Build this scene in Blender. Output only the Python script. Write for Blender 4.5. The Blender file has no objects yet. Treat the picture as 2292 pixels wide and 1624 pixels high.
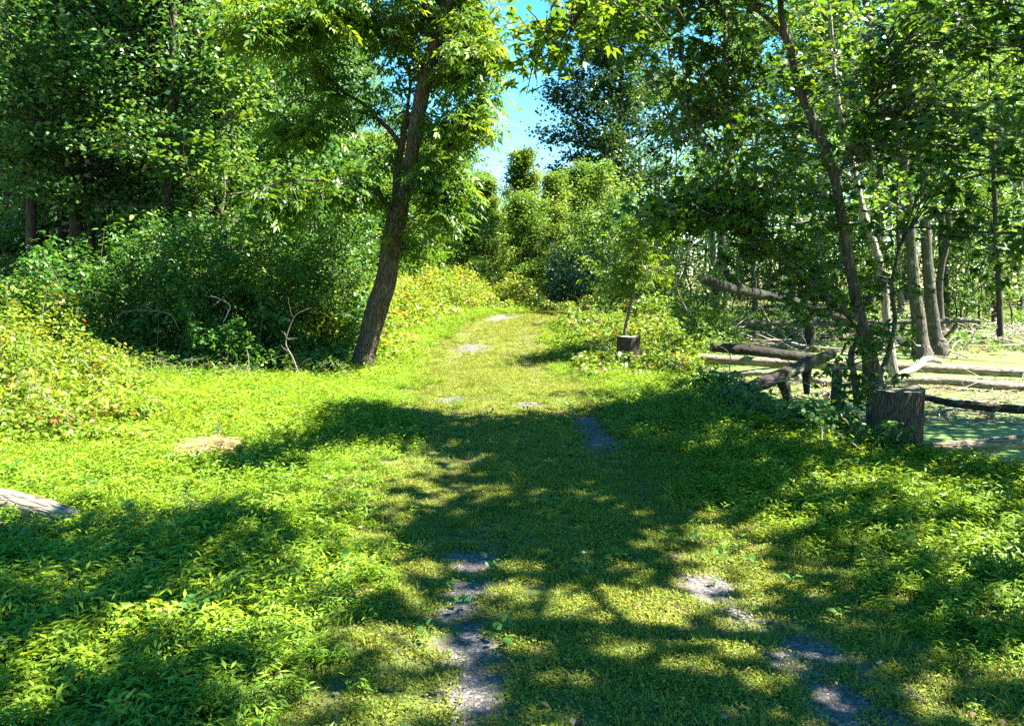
import bpy, math
import numpy as np
from mathutils import Vector

# ------------------------------------------------------------------ camera, world, sun, exposure
scene = bpy.context.scene
COL = scene.collection
F = 804.0                       # focal length in pixels of the 1024 wide frame
CAM_H = 1.6
PITCH = math.atan((362.5 - 286.0) / F)
cam_d = bpy.data.cameras.new('camera')
cam_d.sensor_width = 36.0
cam_d.lens = F / 1024.0 * 36.0
cam_d.clip_start = 0.05
cam_d.clip_end = 2000.0
cam = bpy.data.objects.new('camera', cam_d)
cam.location = (0, 0, CAM_H)
cam.rotation_euler = (math.pi / 2 - PITCH, 0, 0)
COL.objects.link(cam)
scene.camera = cam

SUN_EL = math.radians(53)
SUN_AZ = math.radians(-2)       # measured from +X (right) towards +Y (ahead)
sun_dir = Vector((math.cos(SUN_EL) * math.cos(SUN_AZ), math.cos(SUN_EL) * math.sin(SUN_AZ), math.sin(SUN_EL)))
world = bpy.data.worlds.new('World')
scene.world = world
world.use_nodes = True
wn = world.node_tree
wn.nodes.clear()
sky = wn.nodes.new('ShaderNodeTexSky')
sky.sky_type = 'NISHITA'
sky.sun_disc = False
sky.sun_elevation = SUN_EL
sky.sun_rotation = math.pi / 2 - SUN_AZ
sky.air_density = 1.0
sky.dust_density = 0.0
sky.ozone_density = 1.5
hs = wn.nodes.new('ShaderNodeHueSaturation')
hs.inputs['Saturation'].default_value = 1.4
hs.inputs['Hue'].default_value = 0.485
bg = wn.nodes.new('ShaderNodeBackground')
bg.inputs['Strength'].default_value = 0.05
wo = wn.nodes.new('ShaderNodeOutputWorld')
wn.links.new(sky.outputs[0], hs.inputs['Color'])
wn.links.new(hs.outputs[0], bg.inputs[0])
wn.links.new(bg.outputs[0], wo.inputs[0])

sun_l = bpy.data.lights.new('sun', 'SUN')
sun_l.energy = 5.0
sun_l.angle = math.radians(0.53)
sun_l.color = (1.0, 0.94, 0.82)
sun = bpy.data.objects.new('sun', sun_l)
sun.rotation_euler = sun_dir.to_track_quat('Z', 'Y').to_euler()
sun.location = (20, 10, 30)
COL.objects.link(sun)

scene.view_settings.view_transform = 'Standard'
scene.view_settings.look = 'None'
scene.view_settings.gamma = 1.0
scene.view_settings.exposure = 3.0
scene.view_settings.use_curve_mapping = False
scene.render.engine = 'CYCLES'
cy = scene.cycles
cy.max_bounces = 5
cy.diffuse_bounces = 3
cy.glossy_bounces = 2
cy.transmission_bounces = 4
cy.transparent_max_bounces = 4
cy.caustics_reflective = False
cy.caustics_refractive = False
cy.use_denoising = False

# ------------------------------------------------------------------ maths helpers
K = 1024.0 / 2292.0             # photo pixels below are read on a 2292 wide copy


def ray(u, v):
    U = u * K - 512.0
    V = 362.5 - v * K
    c, s = math.cos(PITCH), math.sin(PITCH)
    return np.array([U, F * c + V * s, -F * s + V * c])


def at(u, v, y):                # the point at distance y ahead that is seen at (u, v)
    d = ray(u, v)
    return np.array([0, 0, CAM_H]) + d * (y / d[1])


def onz(u, v, z=0.0):           # the point at height z that is seen at (u, v)
    d = ray(u, v)
    return np.array([0, 0, CAM_H]) + d * ((z - CAM_H) / d[2])


def wpx(w, y):                  # width in pixels at distance y -> metres
    return w * K / F * y


def smooth(a, b, x):
    t = np.clip((np.asarray(x, float) - a) / (b - a), 0, 1)
    return t * t * (3 - 2 * t)


def _hash(ix, iy, iz):
    h = (ix * 374761393 + iy * 668265263 + iz * 2147483647 + 1274126177) & 0xffffffff
    h = ((h ^ (h >> 13)) * 1274126177) & 0xffffffff
    h = (h ^ (h >> 16)) & 0xffffffff
    return h / 4294967295.0


def vnoise(x, y, z=0.0):        # value noise, -1 .. 1
    x, y, z = np.broadcast_arrays(np.asarray(x, float), np.asarray(y, float), np.asarray(z, float))
    ix, iy, iz = np.floor(x).astype(np.int64), np.floor(y).astype(np.int64), np.floor(z).astype(np.int64)
    fx, fy, fz = x - ix, y - iy, z - iz
    fx, fy, fz = fx * fx * (3 - 2 * fx), fy * fy * (3 - 2 * fy), fz * fz * (3 - 2 * fz)
    r = 0
    for dx in (0, 1):
        for dy in (0, 1):
            for dz in (0, 1):
                w = (fx if dx else 1 - fx) * (fy if dy else 1 - fy) * (fz if dz else 1 - fz)
                r = r + w * _hash(ix + dx, iy + dy, iz + dz)
    return r * 2 - 1


def nrm(a):
    return a / np.maximum(np.linalg.norm(a, axis=-1, keepdims=True), 1e-9)


def spline(P, n):               # Catmull-Rom resample of rows (any number of columns)
    P = np.asarray(P, float)
    Q = np.vstack([2 * P[0] - P[1], P, 2 * P[-1] - P[-2]])
    m = len(P) - 1
    t = np.linspace(0, m, n)
    i = np.minimum(t.astype(int), m - 1)
    f = (t - i)[:, None]
    a, b, c, d = Q[i], Q[i + 1], Q[i + 2], Q[i + 3]
    return .5 * (2 * b + (c - a) * f + (2 * a - 5 * b + 4 * c - d) * f ** 2 + (3 * b - a - 3 * c + d) * f ** 3)


# ------------------------------------------------------------------ mesh helpers
def build_mesh(name, V, faces, mat, smooth_shade=False, attrs=None):
    """faces: list of integer arrays (n,3) or (n,4); attrs: {name: (domain, values)}"""
    me = bpy.data.meshes.new(name)
    V = np.asarray(V, np.float32)
    faces = [np.asarray(f, np.int32) for f in faces if len(f)]
    nl = sum(f.size for f in faces)
    nf = sum(len(f) for f in faces)
    me.vertices.add(len(V))
    me.vertices.foreach_set('co', V.ravel())
    me.loops.add(nl)
    me.loops.foreach_set('vertex_index', np.concatenate([f.ravel() for f in faces]))
    me.polygons.add(nf)
    tot = np.concatenate([np.full(len(f), f.shape[1], np.int32) for f in faces])
    start = np.concatenate([[0], np.cumsum(tot)[:-1]]).astype(np.int32)
    me.polygons.foreach_set('loop_start', start)
    me.polygons.foreach_set('loop_total', tot)
    if smooth_shade:
        me.polygons.foreach_set('use_smooth', np.ones(nf, bool))
    me.update(calc_edges=True)
    for k, (dom, val) in (attrs or {}).items():
        a = me.attributes.new(k, 'FLOAT', dom)
        a.data.foreach_set('value', np.asarray(val, np.float32))
    if mat is not None:
        for m in (mat if isinstance(mat, (list, tuple)) else [mat]):
            me.materials.append(m)
    return me


def obj(name, me, parent=None, loc=None, **props):
    o = bpy.data.objects.new(name, me)
    COL.objects.link(o)
    if parent is not None:
        o.parent = parent
    if loc is not None:
        o.location = loc
    for k, v in props.items():
        o[k] = v
    return o


def thing(name, label, category, loc, group=None):
    o = bpy.data.objects.new(name, None)
    o.empty_display_size = 0.1
    COL.objects.link(o)
    o.location = tuple(float(c) for c in loc)
    o['label'] = label
    o['category'] = category
    if group:
        o['group'] = group
    return o


def frames(P):
    T = np.gradient(P, axis=0)
    T = nrm(T)
    ref = np.array([0.0, 0.0, 1.0]) if abs(T[0][2]) < .9 else np.array([1.0, 0.0, 0.0])
    N = np.zeros_like(P)
    n = ref - T[0] * ref.dot(T[0])
    n /= np.linalg.norm(n)
    for i in range(len(P)):
        n = n - T[i] * n.dot(T[i])
        n /= max(np.linalg.norm(n), 1e-9)
        N[i] = n
    return T, N, np.cross(T, N)


class Tubes:
    def __init__(self):
        self.V, self.Q, self.T3, self.n = [], [], [], 0

    def add(self, P, R, sides=6, rough=0.0, ridge=0, cap=True, seed=0, jag=0.0):
        P = np.asarray(P, float)
        R = np.broadcast_to(np.asarray(R, float), (len(P),))
        T, N, B = frames(P)
        a = np.linspace(0, 2 * math.pi, sides, endpoint=False)
        rr = np.repeat(R[:, None], sides, 1).copy()
        if rough:
            L = np.concatenate([[0], np.cumsum(np.linalg.norm(np.diff(P, axis=0), axis=1))])
            ca, sa = np.cos(a)[None], np.sin(a)[None]
            Rm = max(R.mean(), .02)
            rr *= 1 + rough * (vnoise(ca * 1.2 + seed, sa * 1.2, L[:, None] / Rm * .35) +
                               .5 * vnoise(ca * 3 + seed, sa * 3, L[:, None] / Rm * 1.0))
            if ridge:
                w = vnoise(ca * ridge + 9 + seed, sa * ridge, L[:, None] / Rm * .55)
                rr *= 1 + rough * .9 * (1 - 2.2 * np.abs(w))
        V = P[:, None] + rr[..., None] * (np.cos(a)[None, :, None] * N[:, None] + np.sin(a)[None, :, None] * B[:, None])
        if jag:
            V[-1] += T[-1] * (np.abs(vnoise(np.arange(sides) * .9 + seed, 3.3))[:, None] * jag)
        m, s = len(P), sides
        i = np.arange(m - 1)[:, None] * s
        j = np.arange(s)[None]
        k = (j + 1) % s
        q = np.stack([i + j, i + k, i + s + k, i + s + j], -1).reshape(-1, 4) + self.n
        self.V.append(V.reshape(-1, 3))
        self.Q.append(q)
        n0 = self.n
        self.n += m * s
        if cap:
            self.V.append(np.array([P[0], P[-1]]))
            jj = np.arange(s)
            kk = (jj + 1) % s
            self.T3.append(np.stack([np.full(s, self.n), n0 + kk, n0 + jj], -1))
            e = n0 + (m - 1) * s
            self.T3.append(np.stack([np.full(s, self.n + 1), e + jj, e + kk], -1))
            self.n += 2

    def mesh(self, name, mat, off=(0, 0, 0)):
        V = np.concatenate(self.V) - np.asarray(off)
        fs = [np.concatenate(self.Q)] + ([np.concatenate(self.T3)] if self.T3 else [])
        return build_mesh(name, V, fs, mat, True)


# leaf templates: local x along the leaf, y across, z up
LANCE = (np.array([[0, 0, 0], [.42, .5, .05], [1, 0, -.1], [.42, -.5, .05]], float), np.array([[0, 1, 2, 3]]))
OVATE = (np.array([[0, 0, 0], [.28, .46, .06], [.7, .34, .02], [1, 0, -.12], [.7, -.34, .02], [.28, -.46, .06], [.5, 0, -.02]], float),
         np.array([[0, 1, 2, 6], [6, 2, 3, 3], [0, 6, 4, 5], [6, 3, 3, 4]]))
OVATE = (OVATE[0][:6], np.array([[0, 1, 2, 5], [2, 3, 4, 5]]))
_m = [[0, 0, 0], [.40, .20, .03], [1, 0, -.12], [.40, -.20, .03],
      [.1, .05, .0], [.44, .16, .04], [.74, .58, -.06], [.16, .40, .03],
      [.1, -.05, .0], [.16, -.40, .03], [.74, -.58, -.06], [.44, -.16, .04],
      [.12, .56, -.04], [.12, -.56, -.04], [-.10, .22, 0], [-.10, -.22, 0]]
MAPLE = (np.array(_m, float), np.array([[0, 1, 2, 3], [0, 5, 6, 7], [0, 9, 10, 11], [0, 7, 12, 14], [0, 15, 13, 9]]))


class Leaves:
    def __init__(self):
        self.V, self.Q, self.t, self.n = [], [], [], 0

    def add(self, P, X, N, L, W, tint, tpl=LANCE):
        if len(P) == 0:
            return
        X = nrm(X)
        N = nrm(N - X * (N * X).sum(1, keepdims=True))
        Y = np.cross(N, X)
        T, q = tpl
        L = np.broadcast_to(L, (len(P),))[:, None, None]
        W = np.broadcast_to(W, (len(P),))[:, None, None]
        V = P[:, None] + X[:, None] * T[None, :, 0:1] * L + Y[:, None] * T[None, :, 1:2] * W + N[:, None] * T[None, :, 2:3] * L
        k = len(T)
        Q = (np.arange(len(P))[:, None, None] * k + q[None]).reshape(-1, 4) + self.n
        self.V.append(V.reshape(-1, 3))
        self.Q.append(Q)
        self.t.append(np.repeat(np.broadcast_to(tint, (len(P),)), len(q)))
        self.n += len(P) * k

    def mesh(self, name, mat, off=(0, 0, 0)):
        return build_mesh(name, np.concatenate(self.V) - np.asarray(off), [np.concatenate(self.Q)], mat, False,
                          {'tint': ('FACE', np.concatenate(self.t))})


def rnd_dirs(rng, n, droop=.3, flat=1.0):
    a = rng.uniform(0, 2 * math.pi, n)
    return nrm(np.stack([np.cos(a), np.sin(a), rng.normal(-droop, .35, n) * flat], 1))


def rnd_norms(rng, n, s=.55):
    return nrm(np.array([0, 0, 1.0]) + rng.normal(0, s, (n, 3)))


# ------------------------------------------------------------------ materials
def nodes_of(name):
    m = bpy.data.materials.new(name)
    m.use_nodes = True
    nt = m.node_tree
    nt.nodes.clear()
    out = nt.nodes.new('ShaderNodeOutputMaterial')
    return m, nt, nt.nodes.new, nt.links.new, out


def ramp(nt, stops):
    r = nt.nodes.new('ShaderNodeValToRGB')
    e = r.color_ramp.elements
    e[0].position, e[0].color = stops[0][0], (*stops[0][1], 1)
    e[1].position, e[1].color = stops[-1][0], (*stops[-1][1], 1)
    for p, c in stops[1:-1]:
        n = e.new(p)
        n.color = (*c, 1)
    return r


def leaf_mat(name, stops, trans=.45, gain=1.5, rough=.45, spec=.4, patch=None, warm=(1.25, 1.0, .5), ptint=0.0):
    m, nt, new, link, out = nodes_of(name)
    at_ = new('ShaderNodeAttribute')
    at_.attribute_name = 'tint'
    r = ramp(nt, stops)
    fac = at_.outputs['Fac']
    if ptint:
        geo = new('ShaderNodeNewGeometry')
        nz = new('ShaderNodeTexNoise')
        nz.inputs['Scale'].default_value = patch or .5
        nz.inputs['Detail'].default_value = 3
        link(geo.outputs['Position'], nz.inputs['Vector'])
        ma = new('ShaderNodeMath')
        ma.operation = 'MULTIPLY_ADD'
        link(nz.outputs['Fac'], ma.inputs[0])
        ma.inputs[1].default_value = ptint
        ma.inputs[2].default_value = -.5 * ptint
        ad = new('ShaderNodeMath')
        ad.operation = 'ADD'
        ad.use_clamp = True
        link(fac, ad.inputs[0])
        link(ma.outputs[0], ad.inputs[1])
        fac = ad.outputs[0]
    link(fac, r.inputs[0])
    p = new('ShaderNodeBsdfPrincipled')
    p.inputs['Roughness'].default_value = rough
    p.inputs['Specular IOR Level'].default_value = spec
    link(r.outputs[0], p.inputs['Base Color'])
    mu = new('ShaderNodeMix')
    mu.data_type = 'RGBA'
    mu.blend_type = 'MULTIPLY'
    mu.inputs[0].default_value = 1.0
    link(r.outputs[0], mu.inputs[6])
    mu.inputs[7].default_value = (warm[0] * gain, warm[1] * gain, warm[2] * gain, 1)
    tr = new('ShaderNodeBsdfTranslucent')
    link(mu.outputs[2], tr.inputs[0])
    mx = new('ShaderNodeMixShader')
    mx.inputs[0].default_value = trans
    link(p.outputs[0], mx.inputs[1])
    link(tr.outputs[0], mx.inputs[2])
    link(mx.outputs[0], out.inputs[0])
    return m


def bark_mat(name, c0, c1, moss=None, scale=9.0, bump=.6, stretch=.18, axis='Z', lichen=None):
    m, nt, new, link, out = nodes_of(name)
    tc = new('ShaderNodeTexCoord')
    mp = new('ShaderNodeMapping')
    s = [1, 1, 1]
    s['XYZ'.index(axis)] = stretch
    mp.inputs['Scale'].default_value = s
    link(tc.outputs['Object'], mp.inputs[0])
    n1 = new('ShaderNodeTexNoise')
    n1.inputs['Scale'].default_value = scale * 2.2
    n1.inputs['Detail'].default_value = 6
    n1.inputs['Roughness'].default_value = .7
    link(mp.outputs[0], n1.inputs['Vector'])
    vo = new('ShaderNodeTexVoronoi')
    vo.feature = 'DISTANCE_TO_EDGE'
    vo.inputs['Scale'].default_value = scale * 2.6
    link(mp.outputs[0], vo.inputs['Vector'])
    vr = ramp(nt, [(0.0, (0, 0, 0)), (.16, (1, 1, 1))])
    link(vo.outputs['Distance'], vr.inputs[0])
    r = ramp(nt, [(.3, c0), (.7, c1)])
    link(n1.outputs['Fac'], r.inputs[0])
    mm = new('ShaderNodeMix')
    mm.data_type = 'RGBA'
    mm.blend_type = 'MULTIPLY'
    mm.inputs[0].default_value = .55
    link(r.outputs[0], mm.inputs[6])
    link(vr.outputs[0], mm.inputs[7])
    col = mm.outputs[2]
    for (c, sc, lo, hi) in ([(moss, 2.2, .52, .68)] if moss else []) + ([(lichen, 5.0, .6, .68)] if lichen else []):
        n2 = new('ShaderNodeTexNoise')
        n2.inputs['Scale'].default_value = sc
        n2.inputs['Detail'].default_value = 4
        link(tc.outputs['Object'], n2.inputs['Vector'])
        r2 = ramp(nt, [(lo, (0, 0, 0)), (hi, (.8, .8, .8))])
        link(n2.outputs['Fac'], r2.inputs[0])
        mx = new('ShaderNodeMix')
        mx.data_type = 'RGBA'
        link(r2.outputs[0], mx.inputs[0])
        link(col, mx.inputs[6])
        mx.inputs[7].default_value = (*c, 1)
        col = mx.outputs[2]
    p = new('ShaderNodeBsdfPrincipled')
    p.inputs['Roughness'].default_value = .85
    p.inputs['Specular IOR Level'].default_value = .25
    link(col, p.inputs['Base Color'])
    ad = new('ShaderNodeMath')
    ad.operation = 'ADD'
    link(vr.outputs[0], ad.inputs[0])
    link(n1.outputs['Fac'], ad.inputs[1])
    b = new('ShaderNodeBump')
    b.inputs['Strength'].default_value = bump
    b.inputs['Distance'].default_value = .02
    link(ad.outputs[0], b.inputs['Height'])
    link(b.outputs[0], p.inputs['Normal'])
    link(p.outputs[0], out.inputs[0])
    return m


def rings_mat(name, c0, c1):     # sawn wood: year rings round the object's own centre plus weather stains
    m, nt, new, link, out = nodes_of(name)
    tc = new('ShaderNodeTexCoord')
    w = new('ShaderNodeTexWave')
    w.wave_type = 'RINGS'
    w.rings_direction = 'SPHERICAL'
    w.inputs['Scale'].default_value = 14
    w.inputs['Distortion'].default_value = 3
    w.inputs['Detail'].default_value = 3
    link(tc.outputs['Object'], w.inputs['Vector'])
    n = new('ShaderNodeTexNoise')
    n.inputs['Scale'].default_value = 12
    n.inputs['Detail'].default_value = 6
    link(tc.outputs['Object'], n.inputs['Vector'])
    a = new('ShaderNodeMath')
    a.operation = 'MULTIPLY_ADD'
    link(w.outputs['Fac'], a.inputs[0])
    a.inputs[1].default_value = .35
    link(n.outputs['Fac'], a.inputs[2])
    r = ramp(nt, [(.35, c0), (.9, c1)])
    link(a.outputs[0], r.inputs[0])
    p = new('ShaderNodeBsdfPrincipled')
    p.inputs['Roughness'].default_value = .8
    link(r.outputs[0], p.inputs['Base Color'])
    b = new('ShaderNodeBump')
    b.inputs['Strength'].default_value = .4
    b.inputs['Distance'].default_value = .01
    link(a.outputs[0], b.inputs['Height'])
    link(b.outputs[0], p.inputs['Normal'])
    link(p.outputs[0], out.inputs[0])
    return m


def plain_mat(name, c0, c1, scale=20, rough=.8, bump=.2):
    m, nt, new, link, out = nodes_of(name)
    tc = new('ShaderNodeTexCoord')
    n = new('ShaderNodeTexNoise')
    n.inputs['Scale'].default_value = scale
    n.inputs['Detail'].default_value = 5
    link(tc.outputs['Object'], n.inputs['Vector'])
    r = ramp(nt, [(.3, c0), (.7, c1)])
    link(n.outputs['Fac'], r.inputs[0])
    p = new('ShaderNodeBsdfPrincipled')
    p.inputs['Roughness'].default_value = rough
    link(r.outputs[0], p.inputs['Base Color'])
    b = new('ShaderNodeBump')
    b.inputs['Strength'].default_value = bump
    b.inputs['Distance'].default_value = .01
    link(n.outputs['Fac'], b.inputs['Height'])
    link(b.outputs[0], p.inputs['Normal'])
    link(p.outputs[0], out.inputs[0])
    return m


def ground_mat(name, trail):
    m, nt, new, link, out = nodes_of(name)
    geo = new('ShaderNodeNewGeometry')
    pos = geo.outputs['Position']

    def noise(scale, detail=5, rough=.6):
        n = new('ShaderNodeTexNoise')
        n.inputs['Scale'].default_value = scale
        n.inputs['Detail'].default_value = detail
        n.inputs['Roughness'].default_value = rough
        link(pos, n.inputs['Vector'])
        return n.outputs['Fac']

    def mix(f, a, b):
        x = new('ShaderNodeMix')
        x.data_type = 'RGBA'
        link(f, x.inputs[0])
        link(a, x.inputs[6])
        link(b, x.inputs[7])
        return x.outputs[2]
    soil = ramp(nt, [(.3, (.045, .03, .017)), (.55, (.10, .07, .04)), (.75, (.17, .125, .075))])
    link(noise(9, 8, .7), soil.inputs[0])
    moss = ramp(nt, [(.36, (.022, .045, .008)), (.5, (.07, .11, .016)), (.64, (.17, .19, .035))])
    link(noise(70, 8, .8), moss.inputs[0])
    mf = ramp(nt, [(.38, (0, 0, 0)), (.56, (1, 1, 1))])
    link(noise(1.7, 6, .65), mf.inputs[0])
    col = mix(mf.outputs[0], soil.outputs[0], moss.outputs[0])
    h = noise(40, 6, .7)
    if trail:
        vo = new('ShaderNodeTexVoronoi')
        vo.inputs['Scale'].default_value = 85
        link(pos, vo.inputs['Vector'])
        sep = new('ShaderNodeSeparateColor')
        link(vo.outputs['Color'], sep.inputs[0])
        gr = ramp(nt, [(0, (.035, .033, .035)), (.45, (.085, .082, .085)), (.85, (.15, .145, .145)), (1, (.30, .29, .28))])
        link(sep.outputs[0], gr.inputs[0])
        dirt = mix(noise(6, 5), gr.outputs[0], soil.outputs[0])
        gm = new('ShaderNodeMix')
        gm.data_type = 'RGBA'
        gm.inputs[0].default_value = .4
        link(gr.outputs[0], gm.inputs[6])
        link(dirt, gm.inputs[7])
        at_ = new('ShaderNodeAttribute')
        at_.attribute_name = 'track'
        a = new('ShaderNodeMath')
        a.operation = 'ADD'
        link(at_.outputs['Fac'], a.inputs[0])
        link(noise(3.2, 7, .7), a.inputs[1])
        tf = ramp(nt, [(.74, (0, 0, 0)), (1.0, (1, 1, 1))])
        link(a.outputs[0], tf.inputs[0])
        col = mix(tf.outputs[0], col, gm.outputs[2])
        inv = new('ShaderNodeMath')
        inv.operation = 'SUBTRACT'
        inv.inputs[0].default_value = 1
        link(vo.outputs['Distance'], inv.inputs[1])
        h2 = new('ShaderNodeMath')
        h2.operation = 'MULTIPLY'
        link(inv.outputs[0], h2.inputs[0])
        link(tf.outputs[0], h2.inputs[1])
        h3 = new('ShaderNodeMath')
        h3.operation = 'ADD'
        link(h, h3.inputs[0])
        link(h2.outputs[0], h3.inputs[1])
        h = h3.outputs[0]
    p = new('ShaderNodeBsdfPrincipled')
    p.inputs['Roughness'].default_value = .9
    p.inputs['Specular IOR Level'].default_value = .2
    link(col, p.inputs['Base Color'])
    b = new('ShaderNodeBump')
    b.inputs['Strength'].default_value = .8
    b.inputs['Distance'].default_value = .012
    link(h, b.inputs['Height'])
    link(b.outputs[0], p.inputs['Normal'])
    link(p.outputs[0], out.inputs[0])
    return m


def pond_mat():
    m, nt, new, link, out = nodes_of('duckweed_water')
    geo = new('ShaderNodeNewGeometry')

    def noise(scale, detail=6, rough=.65):
        n = new('ShaderNodeTexNoise')
        n.inputs['Scale'].default_value = scale
        n.inputs['Detail'].default_value = detail
        n.inputs['Roughness'].default_value = rough
        link(geo.outputs['Position'], n.inputs['Vector'])
        return n.outputs['Fac']
    weed = ramp(nt, [(.3, (.05, .10, .022)), (.55, (.10, .165, .036)), (.8, (.16, .22, .055))])
    link(noise(60), weed.inputs[0])
    pw = new('ShaderNodeBsdfPrincipled')
    pw.inputs['Roughness'].default_value = .55
    pw.inputs['Specular IOR Level'].default_value = .35
    link(weed.outputs[0], pw.inputs['Base Color'])
    b = new('ShaderNodeBump')
    b.inputs['Strength'].default_value = .35
    b.inputs['Distance'].default_value = .004
    link(noise(180, 3), b.inputs['Height'])
    link(b.outputs[0], pw.inputs['Normal'])
    pd = new('ShaderNodeBsdfPrincipled')
    pd.inputs['Base Color'].default_value = (.012, .014, .008, 1)
    pd.inputs['Roughness'].default_value = .06
    f = ramp(nt, [(.36, (1, 1, 1)), (.42, (0, 0, 0))])
    link(noise(1.3, 7, .6), f.inputs[0])
    mx = new('ShaderNodeMixShader')
    link(f.outputs[0], mx.inputs[0])
    link(pw.outputs[0], mx.inputs[1])
    link(pd.outputs[0], mx.inputs[2])
    link(mx.outputs[0], out.inputs[0])
    return m


M = {}
M['ash_leaf'] = leaf_mat('compound_leaf', [(0, (.035, .095, .010)), (.5, (.06, .15, .012)), (1, (.16, .24, .015))], .45, 1.35)
M['maple_leaf'] = leaf_mat('maple_leaf', [(0, (.025, .075, .010)), (.5, (.05, .13, .012)), (1, (.12, .20, .016))], .42, 1.45)
M['wood_leaf'] = leaf_mat('woodland_leaf', [(0, (.026, .095, .020)), (.5, (.052, .15, .032)), (1, (.125, .21, .05))], .36, 1.3, .52, .55)
M['swamp_leaf'] = leaf_mat('swamp_wood_leaf', [(0, (.036, .11, .014)), (.5, (.068, .16, .020)), (1, (.15, .23, .03))], .44, 1.35)
M['dark_leaf'] = leaf_mat('blue_green_leaf', [(0, (.018, .055, .016)), (.5, (.035, .09, .022)), (1, (.08, .14, .03))], .30, 1.2, .35, .6)
M['bramble_leaf'] = leaf_mat('bramble_leaf', [(0, (.06, .13, .012)), (.55, (.13, .21, .016)), (.90, (.25, .29, .02)), (.93, (.20, .085, .03)), (1, (.24, .06, .03))], .38, 1.3)
M['weed_leaf'] = leaf_mat('weed_leaf', [(0, (.024, .09, .014)), (.6, (.06, .16, .020)), (1, (.17, .25, .025))], .36, 1.3)
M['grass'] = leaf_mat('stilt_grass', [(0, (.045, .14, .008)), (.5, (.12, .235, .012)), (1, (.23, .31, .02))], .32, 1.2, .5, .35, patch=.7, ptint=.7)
M['turf'] = leaf_mat('trail_turf', [(0, (.05, .10, .010)), (.5, (.14, .19, .02)), (1, (.30, .30, .05))], .35, 1.3, .6, .25, patch=1.5, ptint=.6)
M['straw'] = leaf_mat('straw', [(0, (.22, .15, .07)), (1, (.50, .40, .22))], .25, 1.0, .6, .3)
M['litter'] = leaf_mat('dead_leaf', [(0, (.05, .03, .015)), (.5, (.14, .09, .05)), (1, (.34, .27, .18))], .2, 1.0, .6, .3)
M['bark_brown'] = bark_mat('bark_brown', (.035, .024, .016), (.17, .125, .085), None, 11, 1.0)
M['log_dark_shaded'] = bark_mat('log_dark_shaded', (.006, .005, .004), (.026, .020, .015), (.03, .04, .014), 8, stretch=.2, axis='X')  # dark log bark with moss, darkened further to carry the leaning trunk's shade
M['bark_dark'] = bark_mat('bark_dark', (.022, .018, .014), (.075, .06, .045), (.03, .045, .015), 6)
M['bark_grey'] = bark_mat('bark_grey', (.045, .037, .029), (.14, .118, .092), (.05, .065, .025), 6, lichen=(.18, .185, .155))
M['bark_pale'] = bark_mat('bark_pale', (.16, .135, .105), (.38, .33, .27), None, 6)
M['dead_wood'] = bark_mat('dead_wood', (.12, .095, .065), (.38, .32, .24), None, 10, stretch=.15, axis='X')
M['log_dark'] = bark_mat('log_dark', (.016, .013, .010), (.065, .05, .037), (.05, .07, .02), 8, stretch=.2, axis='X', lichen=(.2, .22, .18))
M['stump_bark'] = bark_mat('stump_bark', (.04, .032, .021), (.14, .115, .078), (.045, .06, .02), 24, 1.0, .10)
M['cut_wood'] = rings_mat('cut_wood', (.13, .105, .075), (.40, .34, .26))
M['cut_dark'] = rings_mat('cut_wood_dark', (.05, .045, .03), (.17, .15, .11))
M['twig'] = plain_mat('twig', (.06, .045, .03), (.18, .14, .10), 30)
M['stick_pale'] = plain_mat('stick_pale', (.16, .13, .10), (.38, .33, .27), 14)
M['stone'] = plain_mat('stone', (.35, .34, .33), (.62, .60, .58), 25, .8)
M['ground'] = ground_mat('forest_soil', False)
M['trail'] = ground_mat('gravel_trail', True)
M['pond'] = pond_mat()

# ------------------------------------------------------------------ terrain
_ty = np.array([-30, 0, 3.35, 4.7, 9, 13, 18, 20, 22, 24, 26, 28, 30, 32, 34, 40, 60, 120.])
_tx = np.array([.8, .68, .57, .43, .1, -.3, -.5, -.46, -.32, .05, .64, 1.5, 2.8, 5.0, 8.5, 21, 60, 170.])
_fy = np.linspace(-30, 120, 1501)
_fx = np.interp(_fy, _ty, _tx)
_fx = np.convolve(np.pad(_fx, 8, 'edge'), np.ones(17) / 17, 'valid')


def cx(y):
    return np.interp(y, _fy, _fx)


def shore(y):
    return np.interp(y, [3.5, 5.0, 6.2, 7.2, 8.5, 10, 13, 16, 20, 24, 27], [16, 8, 5.6, 4.7, 4.15, 3.75, 3.55, 3.6, 3.9, 4.6, 7.0])


WATER_Z = -0.42


def height(x, y):
    x, y = np.broadcast_arrays(np.asarray(x, float), np.asarray(y, float))
    d = x - cx(y)
    z = .05 * vnoise(x * .3, y * .3) + .02 * vnoise(x * 1.1 + 7, y * 1.1)
    near = smooth(60, 25, y)
    z = z * (1 - .6 * smooth(1.6, .9, np.abs(d))) - .035 * np.exp(-((np.abs(d) - .74) / .26) ** 2) * near
    z += .03 * smooth(1.1, 2.2, np.abs(d)) * near
    z -= .15 * smooth(1.9, 3.8, d) * smooth(16, 12, y)
    z = z + (.68 * smooth(14, 28, y) - .45 * smooth(29, 40, y)) * smooth(-22, -8, x)
    z += .35 * smooth(3, 11, -d)
    s = shore(y)
    bed = -.95 + .16 * vnoise(x * .5, y * .5, 5)
    bed = bed + (-.30 + .16 * vnoise(x * .35, y * .35, 3) - bed) * smooth(21.5, 25.5, y + .6 * vnoise(x * .4, 1.5))
    bed = bed + (.36 + .30 * vnoise(x * .8, y * 1.1, 6)) * smooth(12.4, 13.6, y) * smooth(19, 16.5, y) * smooth(4.6, 6.0, x)
    drop = smooth(s - .55, s + 1.0, x + .22 * vnoise(x * .8, y * .8, 2))
    z = z + (bed - z) * drop * smooth(60, 48, y)
    return z


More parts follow.
